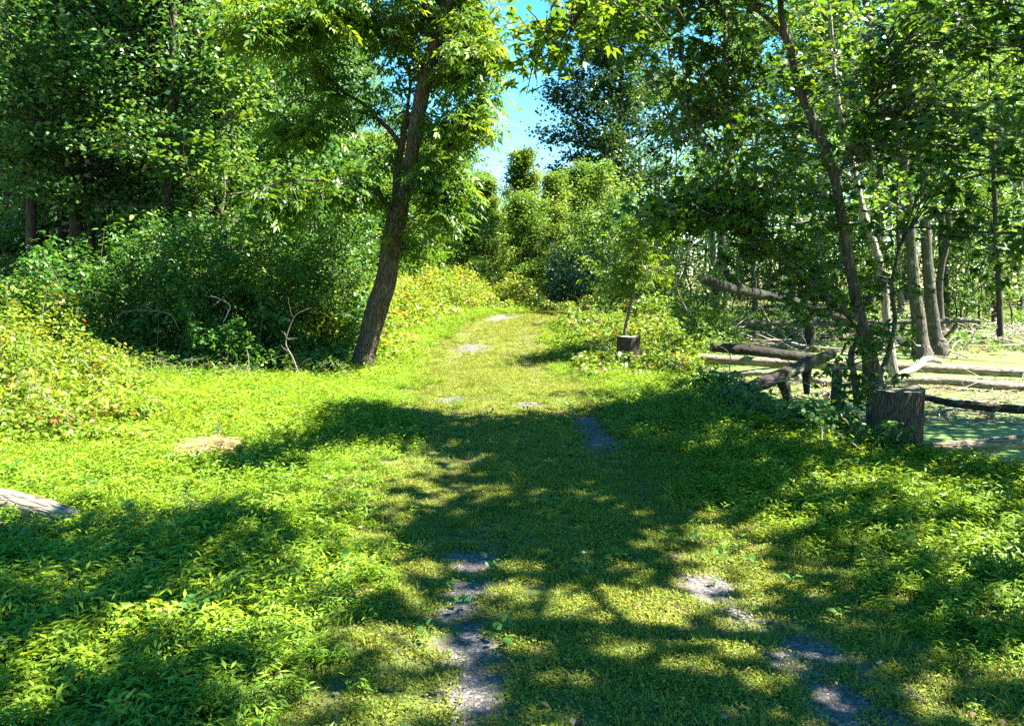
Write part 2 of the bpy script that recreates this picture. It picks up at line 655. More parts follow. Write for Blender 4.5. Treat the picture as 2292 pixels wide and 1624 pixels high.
def axis_coords(lo, hi, f0, f1, step, grow=1.09):
    c = list(np.arange(f0, f1 + 1e-6, step))
    s = step
    while c[-1] < hi:
        s = min(s * grow, 15)
        c.append(c[-1] + s)
    s = step
    while c[0] > lo:
        s = min(s * grow, 15)
        c.insert(0, c[0] - s)
    return np.array(c)


gx = axis_coords(-260, 260, -7, 7, .1)
gy = axis_coords(-40, 420, 1.5, 16, .1, 1.04)
GX, GY = np.meshgrid(gx, gy)
GZ = height(GX, GY)
V = np.stack([GX, GY, GZ], -1).reshape(-1, 3)
nx = len(gx)
ii, jj = np.meshgrid(np.arange(len(gy) - 1), np.arange(nx - 1), indexing='ij')
Q = np.stack([ii * nx + jj, ii * nx + jj + 1, (ii + 1) * nx + jj + 1, (ii + 1) * nx + jj], -1).reshape(-1, 4)
cenx, ceny = V[Q][:, :, 0].mean(1), V[Q][:, :, 1].mean(1)
on_trail = (np.abs(cenx - cx(ceny)) < 1.45 + .5 * smooth(14, 18, ceny)) & (ceny > -8) & (ceny < 60)
dv = V[:, 0] - cx(V[:, 1])
side = np.sign(dv)
trk = np.exp(-((np.abs(dv) - .74) / .27) ** 2) * .80 * (.20 + .80 * smooth(6.0, 4.2, V[:, 1]))
trk *= .72 + .5 * vnoise(V[:, 0] * 1.1, V[:, 1] * .7, 8)
trk += .62 * np.exp(-((V[:, 0] - .95) / .3) ** 2 - ((V[:, 1] - 8.7) / .9) ** 2)
trk += smooth(14, 17, V[:, 1]) * smooth(1.7, .9, np.abs(dv)) * (.26 + .22 * vnoise(V[:, 0] * .8, V[:, 1] * .6, 3))


GRAVEL = [(1045, 1330, 75, 60), (1060, 1245, 60, 40), (1050, 1430, 60, 70), (1050, 1540, 80, 70), (1590, 1305, 70, 45), (1660, 1370, 70, 40), (1790, 1440, 95, 60), (1880, 1540, 110, 70), (1930, 1640, 120, 80),
          (1320, 950, 45, 28), (1345, 985, 45, 25), (1010, 890, 50, 10), (1180, 905, 50, 9), (1060, 770, 45, 6), (1120, 735, 40, 4)]


def gravel(x, y):
    g = 0
    for u, v, ru, rv in GRAVEL:
        zz = .68 * float(smooth(14, 28, 15 if v > 830 else 20))
        c = onz(u, v, zz)
        sx = wpx(ru, c[1])
        sy = abs(onz(u, v - rv, zz)[1] - onz(u, v + rv, zz)[1]) / 2
        g = np.maximum(g, np.exp(-((x - c[0]) / sx) ** 2 - ((y - c[1]) / sy) ** 2))
    return g


trk = np.maximum(trk * .8, .92 * gravel(V[:, 0], V[:, 1]) * (.8 + .3 * vnoise(V[:, 0] * 3, V[:, 1] * 3, 5)))


def sub_mesh(name, sel, mat, attr=None):
    used, inv = np.unique(Q[sel].ravel(), return_inverse=True)
    return build_mesh(name, V[used], [inv.reshape(-1, 4)], mat, True, {'track': ('POINT', attr[used])} if attr is not None else None)


obj('ground', sub_mesh('ground', ~on_trail, M['ground']), kind='structure', label='forest floor of dark soil and moss around the trail')
obj('trail', sub_mesh('trail', on_trail, M['trail'], trk), kind='structure', label='old grassy two track gravel trail curving into the woods')
px_ = axis_coords(2.5, 46, 4, 8, .5)
wy_ = np.linspace(3.5, 29, 40)
WX, WY = np.meshgrid(px_, wy_)
wv = np.stack([WX, WY, np.full_like(WX, WATER_Z)], -1).reshape(-1, 3)
n_ = len(px_)
i2, j2 = np.meshgrid(np.arange(len(wy_) - 1), np.arange(n_ - 1), indexing='ij')
wq = np.stack([i2 * n_ + j2, i2 * n_ + j2 + 1, (i2 + 1) * n_ + j2 + 1, (i2 + 1) * n_ + j2], -1).reshape(-1, 4)
obj('pond', build_mesh('pond', wv, [wq], M['pond']), kind='structure', label='still pond covered in green duckweed right of the trail')


def gz(x, y):
    return float(height(x, y))


# ------------------------------------------------------------------ trees
def branch(rng, p, d, length, n, up=0.0, wob=.12):
    pts = [np.asarray(p, float)]
    d = nrm(np.asarray(d, float))
    st = length / n
    for _ in range(n):
        d = nrm(d + rng.normal(0, wob, 3) + np.array([0, 0, up]))
        pts.append(pts[-1] + d * st)
    return np.array(pts)


def leaf_cluster(rng, lv, pts, n, size, spread, tpl, tint0, ratio=.6, droop=.3, tsd=.22):
    i = rng.integers(0, len(pts), n)
    P = pts[i] + rng.normal(0, 1, (n, 3)) * np.array([spread, spread, spread * .55])
    L = size * rng.uniform(.65, 1.25, n)
    lv.add(P, rnd_dirs(rng, n, droop), rnd_norms(rng, n), L, L * ratio, np.clip(tint0 + rng.normal(0, tsd, n), 0, 1), tpl)


def spray_cluster(rng, lv, pts, n, size, spread, tint0, out=None):
    """pinnate sprays: a rachis with paired pointed leaflets and one at the tip"""
    i = rng.integers(0, len(pts), n)
    P = pts[i] + rng.normal(0, 1, (n, 3)) * np.array([spread, spread, spread * .6])
    A = rnd_dirs(rng, n, .45)
    N = rnd_norms(rng, n, .4)
    N = nrm(N - A * (N * A).sum(1, keepdims=True))
    S = np.cross(N, A)
    R = size * rng.uniform(2.0, 3.2, n)
    t = np.clip(tint0 + rng.normal(0, .2, n), 0, 1)
    for k, f in enumerate((.3, .55, .8)):
        for s in (-1, 1):
            X = A * .75 + S * s * .7 + np.array([0, 0, -.25]) + rng.normal(0, .15, (n, 3))
            L = size * rng.uniform(.8, 1.2, n) * (1.05 - .15 * abs(k - 1))
            lv.add(P + A * (R * f)[:, None], X, N + rng.normal(0, .25, (n, 3)), L, L * .33, np.clip(t + rng.normal(0, .08, n), 0, 1), LANCE)
    L = size * rng.uniform(.9, 1.3, n)
    lv.add(P + A * (R * .9)[:, None], A + np.array([0, 0, -.2]), N, L, L * .33, t, LANCE)


def crown_from(rng, trunk, H_r, tb, lv, base=.3, spread=3.0, nl=22, nsub=6, leaf=.15, per=26, tpl=OVATE, ratio=.6,
               pinnate=False, up=.04, tint=.45, shape='oval', top=1.0, lsp=.20):
    n = len(trunk)
    z0, z1 = trunk[0][2], trunk[-1][2]
    for i in range(nl):
        t = base + (top - base) * ((i + rng.uniform(0, 1)) / nl)
        k = min(int(t * (n - 1)), n - 2)
        p = trunk[k] + (trunk[k + 1] - trunk[k]) * (t * (n - 1) - k)
        q = (t - base) / max(top - base, .01)
        prof = math.sin(math.pi * (0.22 + .70 * q)) if shape == 'oval' else (1.05 - .85 * q)
        L = spread * max(prof, .25) * rng.uniform(.7, 1.2)
        az = i * 2.39996 + rng.uniform(-.5, .5)
        el = math.radians(5 + 50 * q + rng.uniform(-12, 12))
        d = np.array([math.cos(az) * math.cos(el), math.sin(az) * math.cos(el), math.sin(el)])
        r = max(H_r(t) * .42, .012)
        b = branch(rng, p, d, L, 6, up, .13)
        tb.add(b, np.linspace(r, .008, len(b)), 5, cap=False)
        tl = tint + rng.normal(0, .12)
        for s in range(nsub):
            f = .25 + .75 * (s + rng.uniform(0, 1)) / nsub
            kk = min(int(f * 6), 5)
            bp = b[kk] + (b[kk + 1] - b[kk]) * (f * 6 - kk)
            bd = nrm(b[kk + 1] - b[kk])
            side = np.cross(bd, [0, 0, 1]) * rng.choice([-1, 1])
            sd = bd * .6 + side * rng.uniform(.3, 1.0) + np.array([0, 0, rng.uniform(-.25, .35)])
            sl = max(L * .42 * (1.15 - .6 * f), .35) * rng.uniform(.7, 1.3)
            sb = branch(rng, bp, sd, sl, 4, .0, .2)
            tb.add(sb, np.linspace(max(r * .35, .006), .004, len(sb)), 3, cap=False)
            tt = tl + rng.normal(0, .08)
            if pinnate:
                spray_cluster(rng, lv, sb[1:], per, leaf, lsp, tt)
            else:
                leaf_cluster(rng, lv, sb[1:], per, leaf, lsp, tpl, tt, ratio)


def random_trunk(rng, H, R, lean=(0, 0), wob=.05, n=14):
    z = np.linspace(0, H, n)
    w = np.cumsum(rng.normal(0, wob, (n, 2)), 0)
    w -= w[0]
    P = np.column_stack([w[:, 0] + lean[0] * z, w[:, 1] + lean[1] * z, z])
    rad = R * (1 - .88 * (z / H) ** .9)
    rad[0] *= 1.35
    return P, rad


PROTO = {}


def proto(name, seed, H, R, bark, leafm, lean=(0, 0), wob=.05, sides=9, **kw):
    rng = np.random.default_rng(seed)
    P, rad = random_trunk(rng, H, R, lean, wob)
    P[0, 2] = -.35
    tb, lv = Tubes(), Leaves()
    S = spline(np.column_stack([P, rad]), 30)
    tb.add(S[:, :3], np.maximum(S[:, 3], .01), sides, rough=.07, seed=seed)
    crown_from(rng, P, lambda t: R * (1 - .85 * t), tb, lv, **kw)
    PROTO[name] = (tb.mesh(name + '_wood', M[bark]), lv.mesh(name + '_leaves', M[leafm]))


proto('edge1', 11, 15, .21, 'bark_dark', 'wood_leaf', base=.10, spread=4.2, nl=42, nsub=8, per=88, leaf=.145, lsp=.26, tpl=LANCE, ratio=.62, shape='oval')
proto('edge2', 12, 13, .17, 'bark_dark', 'wood_leaf', base=.07, spread=3.6, nl=42, nsub=8, per=80, leaf=.14, tint=.55, lsp=.25, tpl=LANCE, ratio=.62)
proto('edge3', 13, 17, .24, 'bark_dark', 'wood_leaf', base=.24, spread=4.6, nl=40, nsub=8, per=92, leaf=.155, tint=.45, lsp=.28, tpl=LANCE, ratio=.62)
proto('slim1', 21, 19, .17, 'bark_pale', 'swamp_leaf', base=.30, spread=3.0, nl=30, nsub=7, per=70, leaf=.17, tpl=LANCE, ratio=.62, wob=.12, tint=.42, lsp=.25)
proto('slim2', 22, 17, .14, 'bark_grey', 'swamp_leaf', base=.26, spread=2.7, nl=30, nsub=7, per=66, leaf=.16, tpl=LANCE, ratio=.62, wob=.14, tint=.45, lsp=.25)
proto('slim3', 23, 21, .20, 'bark_grey', 'swamp_leaf', base=.38, spread=3.4, nl=30, nsub=7, per=74, leaf=.18, tpl=LANCE, ratio=.62, wob=.10, tint=.42, lsp=.26)
proto('under1', 31, 4.6, .045, 'bark_grey', 'swamp_leaf', base=.18, spread=1.5, nl=18, nsub=5, per=26, leaf=.12, wob=.07, tint=.55, lsp=.14)
proto('under2', 32, 3.4, .035, 'bark_dark', 'weed_leaf', base=.10, spread=1.3, nl=18, nsub=5, per=28, leaf=.11, wob=.07, lsp=.14)
proto('bushy1', 41, 8.5, .15, 'bark_dark', 'swamp_leaf', base=.02, spread=3.6, nl=44, nsub=8, per=80, leaf=.20, tint=.55, lsp=.34, tpl=LANCE, ratio=.62)
proto('bushy2', 42, 11, .17, 'bark_grey', 'swamp_leaf', base=.02, spread=3.3, nl=44, nsub=8, per=80, leaf=.20, tpl=LANCE, ratio=.62, shape='cone', tint=.75, lsp=.34)
proto('tower', 51, 23, .36, 'bark_dark', 'dark_leaf', base=.04, spread=4.9, nl=84, nsub=9, per=80, leaf=.27, tint=.4, lsp=.42, tpl=LANCE, ratio=.62)


def place(name, pname, x, y, label, group, cat='tree', rot=0.0, s=1.0, part='crown', z=None):
    o = thing(name, label, cat, (x, y, gz(x, y) if z is None else z), group)
    o.rotation_euler = (0, 0, rot)
    o.scale = (s, s, s)
    w, l = PROTO[pname]
    obj('trunk' if cat == 'tree' else 'stem', w, o)
    obj(part, l, o, kind='stuff')
    return o


ORD = ['first', 'second', 'third', 'fourth', 'fifth', 'sixth', 'seventh', 'eighth', 'ninth', 'tenth', 'eleventh', 'twelfth',
       'thirteenth', 'fourteenth', 'fifteenth', 'sixteenth', 'seventeenth', 'eighteenth', 'nineteenth', 'twentieth']
ORD += ['twenty ' + o for o in ORD[:9]] + ['thirtieth'] + ['thirty ' + o for o in ORD[:9]]


def place_row(spots, name, text, group, cat='tree'):
    """spots: (proto, x, y, rot, scale); labels count from the left edge of the photo"""
    spots = sorted([q for q in spots if abs(q[1] / q[2]) < .635], key=lambda s: s[1] / s[2])
    for i, (p, x, y, r, s) in enumerate(spots):
        place(name, p, x, y, text.format(ORD[i]), group, cat, r, s)


# the hero: a leaning trunk left of the trail, traced at the distance of its foot
def trace(pts, default_y):
    out = []
    for p in pts:
        y = p[3] if len(p) > 3 else default_y
        out.append(np.append(at(p[0], p[1], y), wpx(p[2], y) / 2))
    return np.array(out)


LAST = [None]


def limb_part(parent, base, pts, y, mat, name='limb', sides=10, rough=.06, taper=None):
    T = trace(pts, y)
    S = spline(T, max(12, 6 * len(T)))
    tb = Tubes()
    tb.add(S[:, :3], np.maximum(S[:, 3], .004), sides, rough=rough, cap=True)
    LAST[0] = obj(name, tb.mesh(name, mat, base), parent)
    return S


def foliage_blob(rng, tb, lv, wood, u, v, ru, rv, y, n, leaf, kind, per=14, depth=1.0, tint=.5, lsp=.16):
    """twigs run from the nearest limb point to points of a rounded mass; leaves hang on the outer part of each twig"""
    c = at(u, v, y)
    rx, rz = wpx(ru, y), wpx(rv, y)
    for _ in range(n):
        d = nrm(rng.normal(0, 1, 3)) * rng.uniform(.25, 1) ** .5
        p = c + d * np.array([rx, depth, rz])
        q = wood[np.argmin(np.linalg.norm(wood - p, axis=1) + .5 * np.maximum(wood[:, 2] - p[2], 0))]
        L = np.linalg.norm(p - q)
        mid = q * .5 + p * .5 + np.array([0, 0, .12 * L]) + rng.normal(0, .06 * L, 3)
        S = spline(np.array([q, mid, p]), 8)
        tb.add(S, np.linspace(min(.006 + .008 * L, .03), .004, 8), 3, cap=False)
        k = max(2, int(8 * (1 - min(.9 / max(L, .1), .75))))
        pts = S[k:]
        tt = tint + rng.normal(0, .1)
        if kind == 'pinnate':
            spray_cluster(rng, lv, pts, per, leaf, lsp, tt)
        else:
            leaf_cluster(rng, lv, pts, per, leaf, lsp, MAPLE if kind == 'maple' else OVATE, tt, 1.0 if kind == 'maple' else .6)


rng = np.random.default_rng(5)
Y0 = 15.0
hero_base = np.array([at(806, 832, Y0)[0], Y0, gz(at(806, 832, Y0)[0], Y0)])
hero = thing('leaning_tree', 'large brown leaning trunk with pointed leaves left of the trail', 'tree', hero_base)
main = [(795, 868, 78), (800, 850, 70), (806, 832, 58), (814, 800, 49), (826, 760, 46), (844, 690, 48), (860, 640, 46), (868, 600, 42), (877, 540, 43),
        (888, 490, 44), (898, 455, 37), (912, 413, 31), (921, 350, 29), (931, 280, 29), (943, 220, 31), (955, 165, 33), (968, 120, 32),
        (982, 75, 27), (994, 30, 25), (1004, -40, 23), (1012, -120, 20), (1018, -230, 15), (1022, -360, 8)]
T = trace(main, Y0)
S = spline(T, 190)
tb = Tubes()
tb.add(S[:, :3], S[:, 3], 56, rough=.055, ridge=7, seed=3)
obj('trunk', tb.mesh('hero_trunk', M['bark_brown'], hero_base), hero)
wood = [S[70:, :3]]
hero_limbs = []
for pts in (
    [(948, 178, 22), (940, 150, 20), (921, 116, 17), (879, 67, 15, 14.6), (835, 54, 13, 14.4), (771, 39, 11, 14.2), (706, 28, 9, 14.0), (628, 40, 7, 13.8), (540, 62, 4, 13.6), (470, 90, 2, 13.4)],
    [(976, 95, 22), (970, 60, 17), (962, 39, 15, 14.8), (949, 15, 13, 14.6), (930, -20, 11, 14.4), (900, -90, 8, 14.2), (860, -170, 4, 14.0)],
    [(955, 25, 8, 14.7), (925, 34, 6, 14.4), (890, 40, 5, 14.2), (822, 31, 3, 14.0), (760, 20, 2, 13.8)],
    [(890, 470, 24, 15.1), (888, 430, 21, 15.3), (890, 375, 19, 15.4), (895, 344, 18, 15.5), (902, 310, 15, 15.5), (908, 270, 11, 15.5), (913, 233, 8, 15.6), (918, 180, 6, 15.7), (905, 110, 4, 15.9)],
    [(899, 330, 13, 15.5), (874, 292, 11, 15.4), (848, 269, 10, 15.3), (815, 233, 8, 15.2), (771, 207, 6, 15.2), (740, 178, 5, 15.1), (700, 140, 3, 15.0)],
    [(858, 277, 8, 15.3), (830, 258, 6, 15.2), (784, 248, 5, 15.0), (745, 258, 5, 14.8), (667, 284, 3, 14.6), (600, 315, 2, 14.4)],
    [(880, 500, 20), (868, 462, 15, 14.9), (842, 430, 11, 14.7), (797, 410, 9, 14.5), (745, 406, 8, 14.2), (654, 403, 6, 14.0), (568, 427, 3, 13.8)],
    [(985, 60, 12, 15), (1020, 50, 8, 15), (1055, 80, 5, 14.9), (1090, 120, 3, 14.8)],
    [(932, 270, 9, 15), (965, 280, 7, 14.9), (1010, 280, 5, 14.8), (1060, 275, 3, 14.8)],
    [(905, 430, 10, 15), (935, 430, 7, 14.8), (975, 430, 5, 14.6), (1010, 440, 3, 14.5)],
):
    n_l = len(hero_limbs)
    par = {2: 1, 4: 3, 5: 3}.get(n_l)
    s = limb_part(hero if par is None else hero_limbs[par], hero_base, pts, Y0, M['bark_brown'], 'limb' if par is None else 'branch')
    hero_limbs.append(LAST[0])
    wood.append(s[3:, :3])
wood = np.concatenate(wood)
tb, lv = Tubes(), Leaves()
for (u, v, ru, rv, y, n, per, ti) in (
    (1050, 110, 70, 85, 14.8, 44, 13, .66), (1075, 190, 40, 40, 14.8, 14, 13, .5), (1040, 20, 70, 60, 15.8, 40, 13, .7), (1030, 170, 55, 60, 16, 22, 13, .5),
    (1030, 300, 60, 45, 14.8, 24, 12, .66), (1000, 390, 65, 60, 14.7, 30, 12, .5), (985, 480, 55, 50, 14.6, 20, 11, .5), (1065, 285, 35, 22, 14.8, 10, 11, .75),
    (990, -120, 160, 90, 15, 50, 13, .7), (840, 20, 100, 45, 14.8, 40, 13, .75), (720, 60, 100, 55, 14.1, 34, 13, .6), (600, 60, 110, 60, 13.8, 34, 13, .6),
    (830, 130, 60, 50, 14.8, 10, 11, .5), (720, 190, 90, 50, 15, 16, 11, .5), (840, 250, 50, 55, 16, 8, 9, .35), (700, 280, 100, 45, 14.7, 24, 12, .5),
    (680, 462, 110, 36, 14.2, 16, 12, .45), (800, 430, 50, 40, 14.5, 12, 11, .4), (600, 490, 80, 40, 13.9, 14, 12, .45), (880, -150, 150, 80, 14.2, 40, 12, .6),
    (820, 360, 60, 40, 15.1, 6, 9, .35), (960, 330, 40, 70, 16.2, 16, 11, .4), (950, 560, 60, 50, 16, 14, 11, .45),
):
    foliage_blob(rng, tb, lv, wood, u, v, ru, rv, y, n, .135, 'pinnate', per, 1.0, ti, .17)
obj('twigs', tb.mesh('hero_twigs', M['twig'], hero_base), hero, kind='stuff')
obj('crown', lv.mesh('hero_leaves', M['ash_leaf'], hero_base), hero, kind='stuff')


# traced trees on the right
def traced_tree(name, label, main, y, bark, leafm, seed, limbs=(), blobs=(), leaf=.11, kind='maple', sides=20, crown=None, group=None):
    rng = np.random.default_rng(seed)
    T = trace(main, y)
    bx, by = T[0][0], T[0][1]
    base = np.array([bx, by, max(gz(bx, by), WATER_Z - .3)])
    root = T[0].copy()
    root[2] = min(root[2], base[2]) - .3
    T = np.vstack([root, T])
    o = thing(name, label, 'tree', base, group)
    S = spline(T, 14 * len(T))
    tb = Tubes()
    tb.add(S[:, :3], np.maximum(S[:, 3], .006), sides, rough=.06, ridge=5, seed=seed)
    obj('trunk', tb.mesh(name + '_trunk', M[bark], base), o)
    wood = [S[len(S) // 3:, :3]]
    for p in limbs:
        s = limb_part(o, base, p, y, M[bark])
        wood.append(s[2:, :3])
    wood = np.concatenate(wood)
    tb, lv = Tubes(), Leaves()
    for (u, v, ru, rv, yy, n, per, ti) in blobs:
        foliage_blob(rng, tb, lv, wood, u, v, ru, rv, yy, n, leaf, kind, per, 1.0, ti)
    if crown:
        Rm = T[1][3]
        crown_from(rng, T[1:, :3], lambda t: Rm * (1 - .8 * t), tb, lv, **crown)
    if tb.n:
        obj('twigs', tb.mesh(name + '_twigs', M[bark], base), o, kind='stuff')
        obj('crown', lv.mesh(name + '_leaves', M[leafm], base), o, kind='stuff')
    return o


YA = 9.6
traced_tree('maple_tree', 'slender dark maple leaning left behind the tall right hand stump', [
    (1968, 905, 52), (1956, 862, 44), (1943, 779, 30), (1925, 710, 27), (1912, 641, 24), (1898, 573, 23), (1888, 504, 22), (1881, 470, 21), (1867, 396, 20),
    (1846, 331, 20), (1826, 282, 19), (1805, 238, 19), (1784, 179, 18), (1770, 110, 17), (1750, 45, 13), (1746, 0, 12), (1735, -90, 10), (1715, -200, 6)],
    YA, 'bark_grey', 'maple_leaf', 71,
    limbs=(
        [(1768, 105, 14), (1750, 75, 12), (1715, 38, 10, 9.4), (1660, 0, 8, 9.1), (1590, -40, 6, 8.6), (1500, -70, 5, 8.0), (1400, -30, 4, 7.4), (1300, 50, 3, 7.0), (1200, 145, 2, 6.8)],
        [(1918, 718, 22), (1881, 686, 18, 9.5), (1839, 659, 16, 9.4), (1812, 631, 15, 9.3), (1770, 593, 13, 9.2), (1736, 566, 11, 9.1), (1695, 535, 10, 9.0), (1653, 514, 8, 8.9), (1595, 496, 7, 8.8), (1509, 491, 5, 8.7), (1420, 482, 3, 8.6)],
        [(1775, 130, 9), (1740, 160, 6, 9.3), (1680, 200, 5, 9.0), (1600, 260, 3, 8.7), (1520, 310, 2, 8.5)],
        [(1930, 745, 12), (1905, 790, 13, 9.4), (1912, 840, 14, 9.3), (1918, 900, 15, 9.2)],
        [(1958, 862, 16), (1985, 800, 12, 9.8), (2003, 720, 10, 9.9), (1996, 640, 8, 10), (2010, 560, 5, 10.2)],
        [(1870, 405, 9), (1900, 340, 7, 9.8), (1940, 260, 5, 10), (1960, 170, 3, 10.2)],
    ),
    blobs=(
        (1560, 40, 90, 70, 8.3, 46, 11, .05), (1480, 90, 60, 50, 7.9, 16, 7, .2), (1260, 60, 110, 40, 7.0, 20, 7, .8), (1230, 120, 50, 45, 6.9, 10, 7, .8), (1400, 20, 80, 40, 7.4, 22, 8, .75),
        (1190, 150, 30, 18, 6.8, 5, 6, .85), (1640, 130, 80, 50, 8.8, 20, 8, .3), (1590, 250, 80, 60, 8.8, 22, 8, .35),
        (1600, 480, 110, 50, 8.8, 40, 9, .45), (1480, 500, 70, 40, 8.7, 22, 8, .5), (1720, 560, 90, 50, 9.1, 30, 8, .4), (1650, 400, 110, 60, 9.0, 34, 9, .45),
        (1780, 620, 70, 60, 9.3, 22, 8, .3), (1840, 700, 60, 40, 9.3, 14, 7, .4), (1720, 330, 80, 70, 9.2, 26, 8, .4), (1930, 760, 60, 50, 9.5, 16, 7, .35),
        (1860, 200, 80, 80, 9.8, 24, 8, .5), (1960, 620, 50, 60, 9.9, 14, 7, .4), (1700, -80, 160, 70, 9.0, 50, 9, .4), (1900, 850, 60, 50, 9.2, 16, 7, .4),
        (1600, -130, 170, 60, 8.9, 60, 14, .3), (1780, -260, 220, 100, 9.4, 80, 16, .3), (2050, 100, 120, 90, 9.6, 40, 10, .3), (2000, 330, 90, 80, 9.8, 24, 9, .35), (2150, 300, 90, 90, 9.6, 26, 9, .3), (1820, 480, 70, 60, 9.5, 18, 9, .35), (1560, 380, 80, 50, 8.8, 18, 9, .4),
    ))
traced_tree('swamp_tree', 'grey tree with a bent trunk and curved side branch, left of a forked one', [
    (2063, 800, 50), (2060, 770, 36), (2056, 710, 29), (2046, 641, 25), (2039, 538, 21), (2029, 413, 20), (2018, 327, 18), (1998, 258, 16), (1974, 189, 15), (1956, 127, 13), (1945, 60, 11), (1930, -40, 9), (1920, -160, 5)],
    22.5, 'bark_grey', 'swamp_leaf', 72,
    limbs=([(2028, 480, 13), (2010, 452, 10, 22.3), (1991, 431, 9, 22.2), (1963, 413, 8, 22), (1929, 412, 5, 21.8)],),
    crown=dict(base=.42, spread=2.6, nl=20, nsub=6, per=30, leaf=.17, tint=.42, lsp=.24))
traced_tree('swamp_tree', 'tall grey tree forking near the top of the photo, right of the bent one', [
    (2097, 778, 48), (2092, 750, 32), (2084, 676, 25), (2075, 572, 22), (2070, 413, 20), (2060, 338, 20), (2050, 293, 19), (2041, 207, 18), (2043, 121, 20), (2050, 52, 16), (2056, 0, 12), (2062, -90, 10), (2070, -220, 5)],
    23.5, 'bark_grey', 'swamp_leaf', 73,
    limbs=([(2048, 90, 14), (2035, 30, 12), (2010, -30, 10), (1985, -110, 6)],),
    crown=dict(base=.42, spread=2.8, nl=20, nsub=6, per=30, leaf=.17, tint=.42, lsp=.24))
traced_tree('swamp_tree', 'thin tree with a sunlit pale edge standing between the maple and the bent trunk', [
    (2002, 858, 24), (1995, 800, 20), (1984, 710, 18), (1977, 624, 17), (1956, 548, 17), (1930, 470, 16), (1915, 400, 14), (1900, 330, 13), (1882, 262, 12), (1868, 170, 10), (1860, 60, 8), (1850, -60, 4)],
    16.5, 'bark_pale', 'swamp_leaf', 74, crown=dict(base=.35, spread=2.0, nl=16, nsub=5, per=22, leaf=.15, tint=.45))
traced_tree('swamp_tree', 'narrow dark straight trunk near the right edge beyond the pond', [
    (2240, 780, 18), (2239, 740, 13), (2236, 650, 12), (2232, 560, 11), (2226, 430, 10), (2222, 300, 8), (2216, 150, 6), (2212, 20, 3)],
    25.5, 'bark_dark', 'swamp_leaf', 75, crown=dict(base=.35, spread=2.2, nl=18, nsub=6, per=26, leaf=.15, tint=.5))
traced_tree('swamp_tree', 'pale leaning trunk among high leaves right of the blue green tree', [
    (1600, 722, 16), (1598, 640, 13), (1592, 480, 12), (1578, 345, 11), (1550, 276, 11), (1519, 220, 10), (1500, 130, 8), (1490, 20, 6), (1486, -80, 3)],
    38.0, 'bark_pale', 'swamp_leaf', 76, crown=dict(base=.45, spread=3.0, nl=20, nsub=6, per=28, leaf=.21, tint=.45, lsp=.26))
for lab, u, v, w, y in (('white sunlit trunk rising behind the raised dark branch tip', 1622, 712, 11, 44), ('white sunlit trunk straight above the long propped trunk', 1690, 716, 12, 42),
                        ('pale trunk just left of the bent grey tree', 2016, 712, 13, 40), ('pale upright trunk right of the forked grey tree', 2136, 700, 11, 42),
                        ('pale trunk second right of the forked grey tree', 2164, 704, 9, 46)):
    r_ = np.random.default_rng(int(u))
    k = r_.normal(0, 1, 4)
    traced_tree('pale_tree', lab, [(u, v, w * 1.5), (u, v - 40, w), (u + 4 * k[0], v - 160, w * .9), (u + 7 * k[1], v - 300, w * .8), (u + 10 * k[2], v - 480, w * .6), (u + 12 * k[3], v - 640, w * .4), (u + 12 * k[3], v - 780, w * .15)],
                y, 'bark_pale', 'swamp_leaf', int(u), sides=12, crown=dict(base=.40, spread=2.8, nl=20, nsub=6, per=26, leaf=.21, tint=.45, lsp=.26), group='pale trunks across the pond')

# young compound-leaved sapling behind the small stump
traced_tree('sapling', 'young sapling with drooping compound leaves rising behind the small stump', [
    (1396, 790, 9), (1398, 745, 8), (1406, 705, 7), (1416, 660, 7), (1424, 615, 6), (1430, 570, 4), (1432, 520, 3), (1436, 470, 2)],
    17.0, 'twig', 'ash_leaf', 81, blobs=((1410, 560, 75, 50, 17, 26, 8, .75), (1440, 610, 60, 30, 17, 16, 8, .7), (1390, 620, 45, 30, 17, 10, 8, .6), (1450, 500, 60, 40, 17, 14, 8, .75)), leaf=.11, kind='pinnate', sides=8)


# shading trees whose trunks stand right of the frame; their crowns reach into the upper right corner
def shade_tree(name, label, x, y, H, R, seed, **kw):
    rng = np.random.default_rng(seed)
    P, rad = random_trunk(rng, H, R, (kw.pop('lx', 0), 0), .06)
    b = np.array([x, y, gz(x, y)])
    P[0, 2] = -.3
    tb, lv = Tubes(), Leaves()
    S = spline(np.column_stack([P, rad]), 40)
    t0 = Tubes()
    t0.add(S[:, :3], np.maximum(S[:, 3], .01), 14, rough=.06, seed=seed)
    crown_from(rng, P, lambda t: R * (1 - .85 * t), tb, lv, **kw)
    o = thing(name, label, 'tree', b)
    obj('trunk', t0.mesh(name + '_trunk', M['bark_grey']), o)
    obj('twigs', tb.mesh(name + '_twigs', M['bark_grey']), o, kind='stuff')
    obj('crown', lv.mesh(name + '_leaves', M['maple_leaf']), o, kind='stuff')
    return o


shade_tree('maple_tree', 'maple whose dark leaves hang into the upper right corner', 8.2, 9.2, 7.6, .15, 91, base=.36, spread=4.1, nl=30, nsub=7, per=30, leaf=.15, tpl=MAPLE, ratio=1.0, tint=.25, lsp=.22)
shade_tree('maple_tree', 'maple overhanging the foreground from beyond the right edge', 7.6, 6.6, 9.2, .17, 92, base=.34, spread=3.4, nl=30, nsub=6, per=32, leaf=.18, tpl=MAPLE, ratio=1.0, tint=.3, lx=-.03, lsp=.24)
shade_tree('maple_tree', 'maple close beside the viewer that shades the lower left corner', 4.4, 3.3, 11.0, .15, 93, base=.45, spread=2.7, nl=20, nsub=6, per=34, leaf=.18, tpl=MAPLE, ratio=1.0, tint=.3, lsp=.24)

